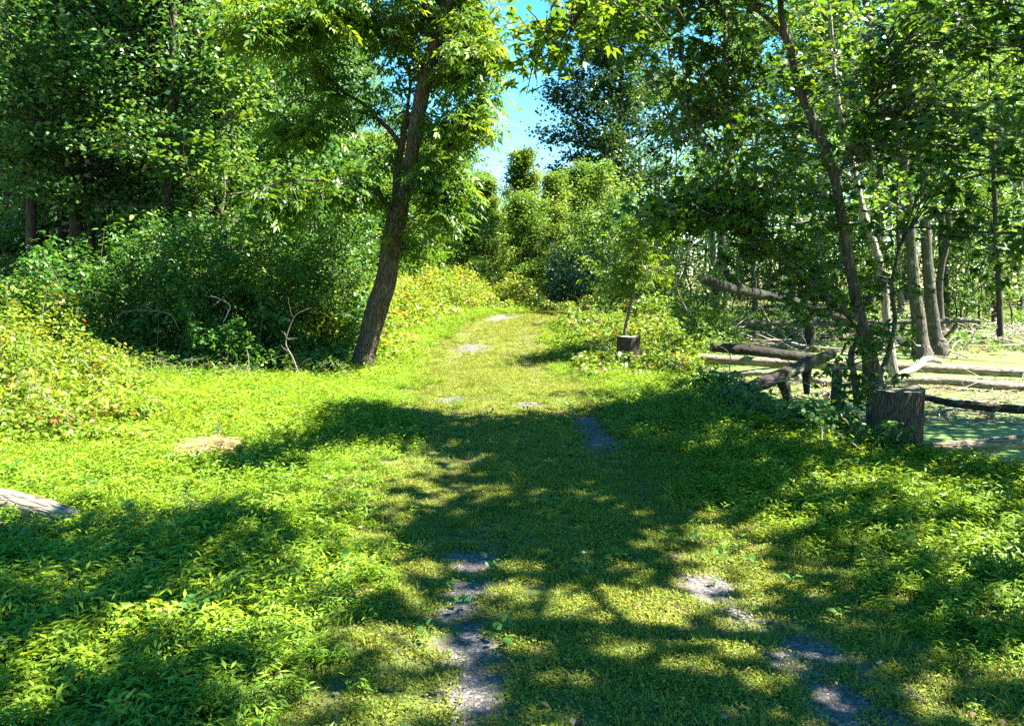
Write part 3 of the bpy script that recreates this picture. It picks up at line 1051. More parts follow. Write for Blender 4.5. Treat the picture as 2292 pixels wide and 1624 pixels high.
shade_tree('maple_tree', 'maple beyond the right edge that dapples the duckweed', 10.6, 12.0, 10.0, .16, 94, base=.34, spread=3.2, nl=24, nsub=6, per=30, leaf=.16, tpl=MAPLE, ratio=1.0, tint=.35, lsp=.24)

# ------------------------------------------------------------------ woods
place('tower_tree', 'tower', 8.0, 60, 'tall dense blue green tree right of the sky gap', None, 'tree', .6, 1.14)
rng = np.random.default_rng(77)
left = []
front = [('edge1', -15.2, 26.5, 4.2, .95), ('edge2', -12.6, 29.0, 2.2, 1.0), ('edge2', -17.8, 31.0, 5.2, 1.0), ('edge1', -16.0, 29.0, 3.1, 1.0), ('edge1', -23.0, 28.5, 1.2, 1.0), ('edge1', -10.0, 54, 4.1, 1.1), ('edge2', -16.0, 58, 1.3, 1.2), ('edge2', -30.0, 52, .7, 1.2), ('edge1', -24.0, 60, 5.5, 1.2), ('edge2', -7.3, 20.5, 3.0, .95), ('edge1', -7.6, 23.0, 5.0, .95), ('edge3', -11.6, 24.5, 1.2, 1.1),
         ('edge3', -14.0, 22.0, 2.2, 1.0), ('edge1', -8.0, 25.5, 3.3, 1.1), ('edge2', -13.5, 27.0, 4.4, 1.1), ('edge1', -17.5, 25.5, 2.9, 1.1),
         ('edge3', -10.5, 30, 5.2, 1.1), ('edge3', -10.6, 37, 3.7, 1.1), ('edge3', -15.5, 33, .2, 1.15), ('edge1', -20.5, 32, 1.7, 1.1),
         ('edge3', -24.5, 36, 3.9, 1.1), ('edge1', -18.5, 40, 2.2, 1.1), ('edge3', -12.5, 45, 1.0, 1.1), ('edge1', -27.0, 44, 5.0, 1.15), ('edge3', -20.0, 50, 2.0, 1.1)]
for lab, u, v, w, y, h in (('thick black trunk in the left wood above the bramble thicket', 169, 690, 30, 19.5, 640), ('thin dark trunk just right of the thick black one', 201, 685, 15, 20.5, 600),
                           ('dark trunk second right of the thick black one', 250, 690, 17, 21.5, 620), ('dark trunk nearest the left edge of the photo', 72, 690, 22, 19.0, 640),
                           ('dark trunk rising from the shrubs left of the leaning tree', 376, 700, 24, 18.5, 640), ('slim grey trunk just right of the dark one in the shrubs', 402, 700, 10, 19.5, 560)):
    r_ = np.random.default_rng(int(u))
    k = r_.normal(0, 1, 4)
    traced_tree('woodland_tree', lab, [(u, v + 30, w * 1.4), (u, v - 30, w), (u + 2 * k[0], v - 160, w * .92), (u + 5 * k[1], v - 320, w * .8), (u + 9 * k[2], v - 500, w * .65), (u + 12 * k[3], v - h - 60, w * .45), (u + 14 * k[3], v - h - 350, w * .2)],
                y, 'bark_dark', 'wood_leaf', int(u), sides=14, crown=dict(base=.40 if u < 300 else .30, spread=3.2 if w > 16 else 2.2, nl=28, nsub=7, per=66, leaf=.14, tint=.5, lsp=.25, tpl=LANCE, ratio=.62), group='dark trunks of the left wood')
place_row(front, 'woodland_tree', 'dark trunked tree in the left wood, {} from the left edge of the photo', 'trees of the left wood')
centre = [('bushy1', -3.2, 36, 2.9, .62), ('bushy2', -1.4, 40, .4, .55), ('bushy1', -5.4, 33, 1.4, .7), ('bushy1', .6, 43, 4.4, .62), ('bushy1', -3.9, 46, .2, .95), ('bushy2', -1.8, 48, 1.5, .66), ('bushy2', 2.6, 48, 4.0, .66),
          ('bushy1', -5.8, 54, 5.2, 1.1), ('bushy2', .8, 53, 3.0, .86), ('bushy1', 4.6, 51, .9, .9), ('bushy1', -8.0, 48, 3.5, 1.0)]
place_row(centre, 'bushy_tree', 'bushy light green tree closing the view beyond the bend, {} from the left', 'bushy trees beyond the bend')
right = [('slim3', 9.0, 36, .3, 1.0), ('slim1', 12.5, 33, 1.4, 1.0), ('slim2', 16.5, 31, 2.5, 1.0), ('slim3', 20.0, 33, 3.6, 1.0), ('slim2', 14.5, 40, 5.8, 1.1),
         ('slim3', 18.0, 41, .8, 1.05), ('slim1', 23.0, 39, 1.9, 1.05), ('slim2', 27.0, 43, 3.0, 1.1), ('slim1', 18.0, 52, 5.2, 1.1), ('slim2', 22.5, 50, .1, 1.2),
         ('slim3', 28.0, 53, 1.2, 1.1), ('slim1', 33.0, 50, 2.3, 1.1), ('slim2', 17.0, 60, 3.4, 1.2), ('slim3', 24.0, 62, 4.5, 1.1), ('slim1', 31.0, 63, 5.6, 1.15), ('slim2', 38.0, 62, .7, 1.2), ('slim2', 14.8, 27.5, 4.9, .95), ('slim1', 19.5, 27, 3.1, .9)]
place_row(right, 'swamp_wood_tree', 'slim grey tree in the wood beyond the pond, {} from the left', 'slim trees beyond the pond')
under = []
for i in range(16):
    y = rng.uniform(28, 46)
    x = rng.uniform(.16 * y + 1.5, .66 * y)
    under.append((['under1', 'under2'][i % 3 == 0], x, y, rng.uniform(0, 6.3), rng.uniform(.8, 1.35)))
under += [('under1', 4.6, 22.5, 1, .85), ('under1', 5.6, 25, 2, 1.0), ('under2', 3.4, 27, 3, 1.0), ('under1', 4.0, 30, 4, 1.1), ('under1', 6.8, 28, 5, 1.1)]
place_row(under, 'young_tree', 'leafy young tree in the understorey right of the trail, {} from the left', 'young trees right of the trail')
underl = [('under2', -4.3, 15.6, .3, .55), ('under2', -5.6, 15.2, 1.3, .62), ('under2', -6.9, 15.4, 2.3, .7), ('under2', -5.0, 16.6, 4.3, .85), ('under2', -3.7, 17.0, 5.9, .7), ('under1', -6.2, 17.0, .8, .85)]
for i in range(16):
    y = rng.uniform(17.2, 32)
    x = -rng.uniform(.18 * y + .4, .40 * y)
    underl.append((['under2', 'under1'][i % 4 == 0], x, y, rng.uniform(0, 6.3), rng.uniform(.8, 1.4)))
place_row(underl, 'young_tree', 'leafy young tree in the understorey of the left wood, {} from the left', 'young trees in the left wood')

# far woodland behind everything, one mass
rng = np.random.default_rng(9)
n = 150000
ang = rng.uniform(-.85, .85, n)
dist = rng.uniform(66, 96, n)
X, Yd = np.sin(ang) * dist, np.cos(ang) * dist
top = 15 + 3.5 * vnoise(X * .16, Yd * .16) + 2 * vnoise(X * .5, Yd * .5)
gap = np.exp(-((X / Yd - .008) / .075) ** 2)
top = top * (1 - gap) + gap * (8.2 + 1.5 * vnoise(X * .4, Yd * .4))
Z = top * rng.uniform(0, 1, n) ** 1.15
lv = Leaves()
L = rng.uniform(.28, .52, n)
lv.add(np.stack([X, Yd, Z], 1), rnd_dirs(rng, n), rnd_norms(rng, n), L, L * .6, np.clip(.45 + .25 * vnoise(X * .3, Yd * .3, Z * .3) + rng.normal(0, .2, n), 0, 1))
fw = obj('far_woodland', lv.mesh('far_woodland', M['swamp_leaf']), kind='stuff', label='far green wood that closes the view behind all the trees', category='wood')
tb = Tubes()
for i in range(120):
    a, d = rng.uniform(-.8, .8), rng.uniform(66, 92)
    x, y = math.sin(a) * d, math.cos(a) * d
    h = 8.0 if abs(x / y - .008) < .12 else 14.0
    P, rad = random_trunk(rng, h, rng.uniform(.1, .2), wob=.12, n=7)
    tb.add(P + np.array([x, y, gz(x, y) - .2]), rad, 5, cap=False)
obj('trunks', tb.mesh('far_trunks', M['bark_grey']), fw, kind='stuff')


# ------------------------------------------------------------------ thickets
def thicket(name, label, cat, seed, n, region, hfun, leaf, mat, tint=.5, ratio=.65, tpl=OVATE, canes=40, red=0.0, cane_mat='twig', clump=1.6, pinnate=0, hole=-.35):
    """a mass of leaves over a footprint: region(x, y) -> bool on a bounding box, hfun(x, y) -> height"""
    rng = np.random.default_rng(seed)
    (x0, x1, y0, y1), ok = region
    P = []
    tot = 0
    while tot < n:
        x, y = rng.uniform(x0, x1, n), rng.uniform(y0, y1, n)
        s = ok(x, y)
        x, y = x[s], y[s]
        lump = .72 + .34 * vnoise(x * clump, y * clump, seed) + .16 * vnoise(x * clump * 2.7, y * clump * 2.7, seed + 4)
        h = hfun(x, y) * lump
        z = h * rng.uniform(.02, 1, len(x)) ** .6
        keep = vnoise(x * 2.6, y * 2.6, z * 2.6 + seed) > hole
        P.append(np.stack([x, y, height(x, y) + z], 1)[keep])
        tot += keep.sum()
    P = np.concatenate(P)[:n]
    base = np.array([P[:, 0].mean(), P[:, 1].mean(), 0.0])
    base[2] = gz(base[0], base[1])
    o = thing(name, label, cat, base)
    lv = Leaves()
    L = leaf * rng.uniform(.6, 1.3, n)
    t = np.clip(tint + .22 * vnoise(P[:, 0] * 2, P[:, 1] * 2, P[:, 2] * 2) + rng.normal(0, .14, n), 0, .88)
    if red:
        t = np.where((rng.uniform(0, 1, n) < red) & (vnoise(P[:, 0] * 3, P[:, 1] * 3, P[:, 2] * 3) > .1), rng.uniform(.93, 1, n), t)
    lv.add(P, rnd_dirs(rng, n, .2), rnd_norms(rng, n, .5), L, L * ratio, t, tpl)
    if pinnate:
        i = rng.integers(0, n, pinnate)
        spray_cluster(rng, lv, P[i] + np.array([0, 0, .05]), pinnate, leaf * .8, .1, tint)
    tb = Tubes()
    for i in rng.integers(0, n, canes):
        tip = P[i]
        r = rng.normal(0, .35, 2)
        root = np.array([tip[0] + r[0], tip[1] + r[1], 0])
        root[2] = gz(root[0], root[1]) - .03
        top = np.array([tip[0], tip[1], max(tip[2], root[2] + .2)]) + np.array([0, 0, rng.uniform(.0, .22)])
        mid = (root + top) / 2 + np.array([rng.normal(0, .08), rng.normal(0, .08), .1])
        S = spline(np.array([root, mid, top]), 8)
        tb.add(S, np.linspace(.008, .003, 8), 4, cap=False)
        k = rng.integers(3, 7)
        leaf_cluster(rng, lv, S[4:], k * 2, leaf * 1.1, .05, tpl, tint + .1, ratio, tsd=.12)
    obj('canes', tb.mesh(name + '_canes', M[cane_mat], base), o, kind='stuff')
    obj('leaves', lv.mesh(name + '_leaves', M[mat], base), o, kind='stuff')
    return o


edge = lambda y: np.interp(y, [6.6, 7.6, 10, 13, 15], [-4.6, -3.75, -4.9, -6.3, -7.4])
thicket('bramble_thicket', 'sunlit yellow green bramble thicket with red tips at the left edge', 'bramble', 101, 26000,
        ((-12, -3.5, 6.4, 15), lambda x, y: (x < edge(y) + .3 + .75 * vnoise(y * 1.1, x * 1.1, 0.5)) & (x > -.66 * y - 1.6) & (y > 7.3 + .9 * vnoise(x * 1.2, 3.3))),
        lambda x, y: (.16 + .19 * (y - 7)) * (.45 + .6 * smooth(-.5, 1.4, edge(y) - x)) * (1 + .3 * vnoise(x * 1.7, y * 1.7, 19)), .07, 'bramble_leaf', .5, .62, canes=260, red=.12)
thicket('shrub_thicket', 'dark green tangled shrubs between the bramble and the leaning tree', 'shrub', 102, 24000,
        ((-9.5, -2.9, 13.6, 18), lambda x, y: (y > 13.8 + .5 * vnoise(x * .8, 4.0) + .55 * smooth(-4.2, -3.0, x)) & (x > -.66 * y) & (x < -3.3 + .12 * (y - 14))),
        lambda x, y: (.9 + 1.0 * smooth(-3.2, -5.2, x) + .5 * smooth(14, 17, y)) * (.9 + .75 * vnoise(x * 1.15, y * 1.15, 77)), .10, 'weed_leaf', .42, .6, canes=260, pinnate=900, hole=-.08)
thicket('weed_fringe', 'sunlit yellow green weeds fringing the foot of the dark shrubs', 'weeds', 109, 9000,
        ((-8.2, -2.9, 12.4, 15.2), lambda x, y: (y > 13.1 + .5 * vnoise(x * 1.3, 9.0)) & (vnoise(x * 1.6, y * 1.6, 14) > -.35)), lambda x, y: .16 + .4 * smooth(13, 14.6, y) * (1 + .5 * vnoise(x * 2.1, y * 2.1, 3)), .06, 'weed_leaf', .62, .55, canes=170)
thicket('bramble_hedge', 'yellow green bramble hedge along the left of the far trail', 'bramble', 103, 42000,
        ((-7.5, 4.5, 15.6, 36), lambda x, y: (x < cx(np.minimum(y, 28.5)) - 2.0 + .3 * vnoise(y * .8, 2.0) + 2.6 * smooth(29, 31, y)) & (x > cx(np.minimum(y, 28)) - 6.5) & ((x > -4.3) | (y > 20))),
        lambda x, y: .32 + 1.25 * smooth(1.9, 3.2, cx(np.minimum(y, 28)) - x + 2 * smooth(29, 31, y)) + .2 * smooth(20, 30, y), .105, 'bramble_leaf', .58, .62, canes=260, red=.12, clump=1.1)
thicket('bush', 'dark green bushes where the trail bends out of sight', 'bush', 104, 14000,
        ((1.6, 7.5, 32, 39), lambda x, y: (y > 34.6) | (x < cx(y) - 2.2)), lambda x, y: 1.9 + 1.2 * smooth(33, 37, y), .15, 'dark_leaf', .4, .6, canes=30)
thicket('weed_bank', 'leafy weeds crowding round the small stump right of the trail', 'weeds', 105, 16000,
        ((1.2, 5.2, 13.6, 27), lambda x, y: (x > cx(y) + 1.75 + .3 * vnoise(y * .9, 7.0)) & (x < shore(y) + .3) & (((x - 2.18) ** 2 + (y - 15.4) ** 2) > .2)),
        lambda x, y: .35 + .5 * smooth(15.5, 22, y) + .2 * smooth(2, 3.6, x), .09, 'bramble_leaf', .42, .6, canes=120, red=.12)
thicket('roadside_bush', 'bright yellow green bush behind the sapling and small stump', 'bush', 106, 15000,
        ((2.6, 6.4, 19.5, 27), lambda x, y: (x > 2.7 + .25 * (y - 20)) & (((x - 4.6) / 1.9) ** 2 + ((y - 23) / 3.4) ** 2 < 1)), lambda x, y: 1.9 + .7 * vnoise(x * .9, y * .9, 6),
        .10, 'swamp_leaf', .72, .6, canes=60, pinnate=400)
thicket('weed_bank', 'leafy weeds on the pond bank left of the tall stump', 'weeds', 107, 4200,
        ((2.5, 4.4, 7.6, 12.2), lambda x, y: (x > 2.95 + .25 * vnoise(y * 1.4, 1) - .1 * (y - 9)) & (x < shore(y) + .25) & (((x - 3.95) ** 2 + (y - 8.25) ** 2) > .12) & (vnoise(x * 2.2, y * 2.2, 4) > -.15)),
        lambda x, y: .42 + .15 * vnoise(x, y), .075, 'weed_leaf', .38, .6, canes=60)
thicket('swamp_undergrowth', 'low green undergrowth on the far shore among the pale trunks', 'undergrowth', 108, 15000,
        ((5.0, 26, 24.5, 42), lambda x, y: (x < .68 * y) & (vnoise(x * .5, y * .5, 9) > -.1)), lambda x, y: .5 + .5 * smooth(27, 36, y), .14, 'swamp_leaf', .55, .6, canes=40, clump=.9)
print('trees and thickets done')


# ------------------------------------------------------------------ logs, stumps, sticks
def log(name, label, pts, y, mat, end='cut_wood', sides=22, rough=.07, ridge=4, seed=1, cat='log', cut=(True, True), jag=0.0, stubs=(), z_to=None):
    T = trace(pts, y)
    c = T[len(T) // 2, :3].copy()
    d = T[-1, :3] - T[0, :3]
    rz = math.atan2(d[1], d[0])
    o = thing(name, label, cat, c)
    o.rotation_euler = (0, 0, rz)
    ca, sa = math.cos(-rz), math.sin(-rz)

    def loc(p):
        q = np.asarray(p) - c
        return np.column_stack([q[:, 0] * ca - q[:, 1] * sa, q[:, 0] * sa + q[:, 1] * ca, q[:, 2]])
    S = spline(T, 16 * len(T))
    P = loc(S[:, :3])
    R = np.maximum(S[:, 3], .006)
    tb = Tubes()
    tb.add(P, R, sides, rough=rough, ridge=ridge, seed=seed, jag=jag)
    for (f, dv, l, r) in stubs:
        k = int(f * (len(P) - 1))
        b = branch(np.random.default_rng(seed + int(f * 100)), P[k], dv, l, 5, 0, .08)
        tb.add(b, np.linspace(r, r * .55, 6), 9, rough=.06, seed=seed)
    obj('bark', tb.mesh(name + '_bark', M[mat]), o)
    for which, on in ((0, cut[0]), (-1, cut[1])):
        if on:
            tdir = (P[0] - P[1]) if which == 0 else (P[-1] - P[-2])
            tdir = tdir / np.linalg.norm(tdir)
            t2 = Tubes()
            p = P[which]
            t2.add(np.array([[0, 0, 0], tdir * .004, tdir * .006]), np.array([R[which] * .93, R[which] * .93, R[which] * .9]), sides)
            e = obj('cut_end', t2.mesh('cut_end', M[end]), o)
            e.location = tuple(p)
    return o


log('fallen_log', 'weathered log with a sawn end lying in the grass at the left edge', [(-140, 1092, 62, 5.75), (-60, 1112, 62, 5.6), (40, 1130, 60, 5.45), (158, 1160, 50, 5.25)], 5.4, 'dead_wood', cut=(False, True), seed=4, sides=36, rough=.06)
log('fallen_log', 'longest sunlit log lying across the pond, upper of the pair', [(1462, 798, 20, 19.6), (1600, 803, 21, 19.2), (1735, 811, 21, 18.8), (2004, 820, 22, 18.0), (2180, 828, 22, 17.6), (2330, 836, 21, 17.3)], 18, 'dead_wood', seed=5, rough=.05)
log('fallen_log', 'thin curved sunlit branch log just below the longest log', [(1495, 812, 9, 17.9), (1560, 821, 10, 17.4), (1608, 834, 11, 16.9), (1645, 838, 12, 16.6), (1687, 834, 13, 16.5), (1731, 836, 13, 16.4), (1790, 842, 12, 16.2)], 17, 'dead_wood', seed=6, rough=.06)
log('fallen_log', 'lower sunlit log on the mud behind the tall stump', [(1796, 838, 7, 16.8), (1830, 852, 15, 16.4), (1870, 858, 17, 16.2), (1960, 855, 18, 16.0), (2058, 850, 19, 15.8), (2131, 852, 19, 15.7), (2208, 861, 19, 15.4), (2330, 868, 18, 15.2)], 16, 'dead_wood', seed=7, rough=.06)
log('fallen_log', 'dark log with a round sawn end facing left over the pond', [(1592, 776, 21, 18.0), (1660, 782, 22, 18.1), (1726, 789, 23, 18.2), (1804, 799, 21, 18.4), (1850, 806, 17, 18.5)], 18, 'log_dark_shaded', 'cut_dark', seed=8)
log('fallen_log', 'short thick slanting grey log standing in the duckweed', [(1668, 868, 30, 13.4), (1706, 857, 30, 13.5), (1760, 834, 29, 13.8), (1810, 812, 27, 14.1), (1862, 792, 22, 14.4)], 14, 'log_dark', 'cut_dark', seed=9, cut=(False, False), jag=.12, stubs=((.45, (.35, 0, -1), .5, .12), (.75, (-.1, .1, -1), .55, .09)))
log('fallen_log', 'dappled log at the water edge right of the tall stump', [(2066, 1003, 22, 9.2), (2110, 1001, 26, 9.1), (2170, 997, 28, 9.05), (2240, 991, 30, 9.0), (2330, 984, 31, 8.95)], 9, 'dead_wood', seed=10, sides=30, cut=(True, False), rough=.09)
log('driftwood', 'pale weathered chunk of wood below the dappled log', [(2186, 1030, 8, 8.35), (2205, 1028, 17, 8.3), (2240, 1027, 18, 8.25), (2268, 1032, 9, 8.2)], 8.3, 'stick_pale', seed=11, cut=(False, False), rough=.16, ridge=0)
log('fallen_log', 'dark thin log in the shaded grass at the lower right edge', [(2160, 1058, 10, 7.5), (2200, 1068, 17, 7.4), (2250, 1072, 18, 7.3), (2330, 1073, 18, 7.2)], 7.4, 'log_dark', seed=12, cut=(False, False))
log('broken_limb', 'crooked broken limb bent over the longest log', [(2008, 850, 10, 16.7), (2016, 838, 15, 16.9), (2036, 829, 15, 17.1), (2056, 818, 14, 17.3), (2068, 806, 15, 17.4), (2086, 803, 13, 17.5), (2106, 810, 9, 17.6)], 17, 'stick_pale', seed=13, cut=(False, False), rough=.1)
log('propped_trunk', 'long thin fallen trunk propped level above the far shore', [(1630, 723, 8), (1700, 723, 10), (1830, 722, 10), (1960, 720, 11), (2090, 719, 11), (2150, 716, 11), (2192, 718, 8)], 25.2, 'bark_grey', seed=14, cut=(False, False), stubs=((.55, (0, .1, -1), .8, .06), (.82, (-.4, 0, -1), .8, .05)))
log('leaning_dead_branch', 'dark dead trunk slanting up to a broken tip above the logs', [(1572, 621, 18, 15.5), (1605, 636, 21, 16), (1664, 650, 21, 17), (1708, 659, 20, 17.8), (1750, 666, 20, 18.5), (1830, 690, 19, 19.8), (1910, 720, 19, 21), (2030, 768, 18, 22.2)], 16, 'log_dark_shaded', seed=15, cut=(True, False), end='cut_dark', stubs=((.27, (-.9, .1, .45), .75, .13),))  # the shade it hangs in is put into its bark colour
log('pond_log', 'dark mossy log half sunk in duckweed at the right edge', [(2070, 888, 12, 12.9), (2140, 902, 17, 12.5), (2230, 912, 19, 12.2), (2330, 918, 18, 12.0)], 12.3, 'log_dark', seed=16, cut=(False, False), rough=.12)


def stump(name, label, u, vb, vt, w_top, w_base, y, seed, mat='stump_bark', cap='cut_wood', notch=0.0):
    rng = np.random.default_rng(seed)
    b = at(u, vb, y)
    h = at(u, vt, y)[2] - b[2]
    base = np.array([b[0], y, min(gz(b[0], y), b[2])])
    h = at(u, vt, y)[2] - base[2]
    o = thing(name, label, 'stump', base)
    r0, r1 = wpx(w_base, y) / 2, wpx(w_top, y) / 2
    s, m = 64, 26
    a = np.linspace(0, 2 * math.pi, s, endpoint=False)
    zz = np.linspace(-.2, 1, m)
    ca, sa = np.cos(a)[None], np.sin(a)[None]
    R = r1 + (r0 - r1) * np.exp(-np.maximum(zz, 0) * 6)[:, None]
    R = R * (1 + .05 * vnoise(ca * 1.3 + seed, sa * 1.3, zz[:, None] * .8) + .035 * (1 - 2.4 * np.abs(vnoise(ca * 8 + seed, sa * 8, zz[:, None] * 2.5))))
    R *= 1 + .16 * np.exp(-np.maximum(zz, 0) * 5)[:, None] * vnoise(ca * 2.2 + 3, sa * 2.2, seed)
    ht = h * (1 + .03 * vnoise(ca * 1.5 + seed, sa * 1.5, 2.0)) + notch * np.clip(vnoise(ca * 2 + 4, sa * 2, 1.0), 0, 1)
    Z = np.where(zz[:, None] > .8, zz[:, None] * h + (ht - h) * (zz[:, None] - .8) / .2, zz[:, None] * h)
    Vv = np.stack([R * ca, R * sa, np.broadcast_to(Z, R.shape)], -1)
    i = np.arange(m - 1)[:, None] * s
    j = np.arange(s)[None]
    k = (j + 1) % s
    q = np.stack([i + j, i + k, i + s + k, i + s + j], -1).reshape(-1, 4)
    obj('bark', build_mesh(name + '_bark', Vv.reshape(-1, 3), [q], M[mat], True), o)
    # sawn face: rings of vertices from the rim to the centre, uneven
    rings = np.linspace(1, .04, 9)
    Tz = []
    for f in rings:
        Tz.append(np.stack([R[-1] * f * ca[0], R[-1] * f * sa[0], (ht[0] if np.ndim(ht) > 1 else ht) * f + h * (1 - f) + .008 * vnoise(ca[0] * f * 4, sa[0] * f * 4, seed) - .004], -1))
    Vt = np.concatenate(Tz)
    i = np.arange(len(rings) - 1)[:, None] * s
    q = np.stack([i + j, i + k, i + s + k, i + s + j], -1).reshape(-1, 4)
    last = (len(rings) - 1) * s
    Vt = np.vstack([Vt, [[0, 0, h]]])
    t3 = np.stack([last + np.arange(s), last + (np.arange(s) + 1) % s, np.full(s, len(Vt) - 1)], -1)
    off = np.array([0, 0, h])
    c = obj('cut_top', build_mesh(name + '_top', Vt - off, [q, t3], M[cap], True), o)
    c.location = (0, 0, h)
    return o


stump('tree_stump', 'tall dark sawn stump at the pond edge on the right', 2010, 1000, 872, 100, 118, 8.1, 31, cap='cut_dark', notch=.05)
stump('tree_stump', 'smaller stump with a pale sawn top right of the trail', 1406, 832, 752, 52, 62, 15.4, 32)
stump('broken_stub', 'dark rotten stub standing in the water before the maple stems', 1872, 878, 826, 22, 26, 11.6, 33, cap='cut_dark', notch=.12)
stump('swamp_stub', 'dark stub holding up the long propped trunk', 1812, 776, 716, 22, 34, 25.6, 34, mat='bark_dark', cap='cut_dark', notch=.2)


def stick(name, label, pts, y, mat='twig', cat='stick', side_twigs=0, seed=0):
    rng = np.random.default_rng(seed)
    T = trace(pts, y)
    S = spline(T, 8 * len(T))
    base = S[0, :3].copy()
    tb = Tubes()
    tb.add(S[:, :3], np.maximum(S[:, 3], .002), 8, rough=.08, seed=seed)
    for _ in range(side_twigs):
        k = rng.integers(len(S) // 4, len(S) - 2)
        d = nrm(S[k + 1, :3] - S[k, :3]) + rng.normal(0, .7, 3)
        l = np.linalg.norm(S[-1, :3] - S[0, :3]) * rng.uniform(.15, .4)
        b = branch(rng, S[k, :3], d, l, 5, .05, .2)
        tb.add(b, np.linspace(S[k, 3] * .6, .0015, 6), 5)
    obj_ = obj(name, tb.mesh(name, M[mat], base), None, tuple(base), label=label, category=cat)
    return obj_


stick('dead_stick', 'grey stick slanting through the shaded grass at lower left', [(142, 1353, 7, 4.1), (200, 1318, 7, 4.3), (250, 1282, 6, 4.5), (291, 1251, 4, 4.7)], 4.3, 'stick_pale', side_twigs=4, seed=2)
stick('dead_stick', 'dark forked stick at the left edge above the grass', [(-30, 1345, 7, 4.15), (15, 1308, 6, 4.3), (45, 1285, 5, 4.4), (73, 1262, 3, 4.5)], 4.3, 'twig', side_twigs=3, seed=3)
stick('dead_twig', 'thin upright dead twig standing in the straw heap', [(478, 1032, 5, 7.6), (481, 1013, 5), (485, 993, 5), (489, 972, 4), (492, 945, 2)], 7.6, 'twig', side_twigs=7, seed=5)
stick('arched_twig', 'thin arched twig over the duckweed at the grassy bank', [(1660, 878, 3), (1681, 870, 3.5), (1726, 856, 3.5), (1771, 850, 3), (1800, 855, 2), (1820, 868, 2)], 12.2, 'stick_pale', seed=6)
stick('upright_twig', 'thin pale bent twig rising before the pond logs', [(1634, 876, 3), (1634, 845, 3), (1633, 815, 2.5), (1634, 794, 2.5), (1622, 780, 2), (1610, 774, 1.5)], 13.0, 'stick_pale', seed=7)
stick('dead_sapling', 'bare crooked dead stem leaning at the foot of the dark shrubs', [(668, 835, 4), (655, 800, 4), (640, 770, 3.5), (645, 740, 3), (662, 705, 2), (690, 690, 1.5)], 13.7, 'twig', side_twigs=5, seed=8)
stick('dead_branches', 'bleached dead branch arching over the dark shrubs', [(400, 735, 2), (380, 703, 2.5), (330, 694, 2.5), (290, 695, 2), (262, 705, 1.2)], 13.9, 'twig', side_twigs=6, seed=9)
stick('dead_branches', 'bare forked branch poking out of the shrubs left of the leaning tree', [(500, 720, 2.5), (510, 700, 2.5), (515, 684, 2.5), (500, 672, 2), (470, 660, 1.2)], 13.9, 'stick_pale', side_twigs=5, seed=10)
stick('bent_vine', 'dark bent vine hanging over the yellow bush behind the sapling', [(1540, 700, 4), (1520, 660, 4), (1512, 620, 4), (1525, 575, 4), (1550, 535, 3), (1580, 505, 2)], 16.0, 'twig', side_twigs=3, seed=11)
stick('white_branch_stub', 'small bright white broken stub at the edge of the far dark bushes', [(1352, 676, 4), (1343, 668, 6), (1338, 663, 5)], 30, 'stone', seed=12)
stick('bare_twig', 'small bare forked twig hanging at the top of the sky gap', [(1117, -40, 3), (1118, 5, 2), (1119, 22, 2), (1108, 36, 1.4)], 9.0, 'twig', side_twigs=3, seed=14)

# a bleached feather-like sliver in front of the tall stump
stick('bleached_sliver', 'white curved sliver in front of the tall stump', [(2008, 985, 4), (2010, 975, 5), (2016, 968, 3), (2022, 964, 1)], 7.75, 'stone', seed=13)

# brushwood on the far shore: nobody could count it
rng = np.random.default_rng(55)
tb = Tubes()
for i in range(620):
    if i < 380:
        y = rng.uniform(22.5, 34)
        x = rng.uniform(.22 * y, .66 * y)
    else:
        y = rng.uniform(11.5, 17.5)
        x = rng.uniform(max(.33 * y, 4.6), .66 * y)
    near = y < 20
    z = max(gz(x, y), WATER_Z) + rng.uniform(0, .06 if near else .45)
    a = rng.uniform(0, 6.28)
    b = branch(rng, (x, y, z), (math.cos(a), math.sin(a), rng.normal(0, .06 if near else .28)), rng.uniform(.3, 1.0) if near else rng.uniform(.6, 2.6), 5, 0, .14)
    b[:, 2] = np.maximum(b[:, 2], z - .03)
    tb.add(b, np.linspace(rng.uniform(.006, .015) if near else rng.uniform(.01, .04), .004, 6), 4, cap=False)
obj('brushwood', tb.mesh('brushwood', M['stick_pale']), kind='stuff', label='tangled dead sticks littering the far shore and pond', category='brushwood')
# floating leaf litter and mud crumbs
lv = Leaves()
n = 9000
y = rng.uniform(9.5, 19, n)
x = rng.uniform(4.2, .66 * y.max(), n)
k = (x < .68 * y) & (x > shore(y) + .3) & (vnoise(x * .7, y * .9, 12) + .5 * smooth(13, 15.5, y) - .5 * smooth(12.3, 11.2, y) > .05)
x, y = x[k], y[k]
n = len(x)
L = rng.uniform(.03, .09, n)
lv.add(np.stack([x, y, np.full(n, WATER_Z + .008) + rng.uniform(0, .05, n)], 1), rnd_dirs(rng, n, 0), rnd_norms(rng, n, .35), L, L * .6, rng.uniform(0, .7, n))
obj('floating_litter', lv.mesh('floating_litter', M['straw']), kind='stuff', label='brown dead leaves floating on the duckweed', category='leaf litter')

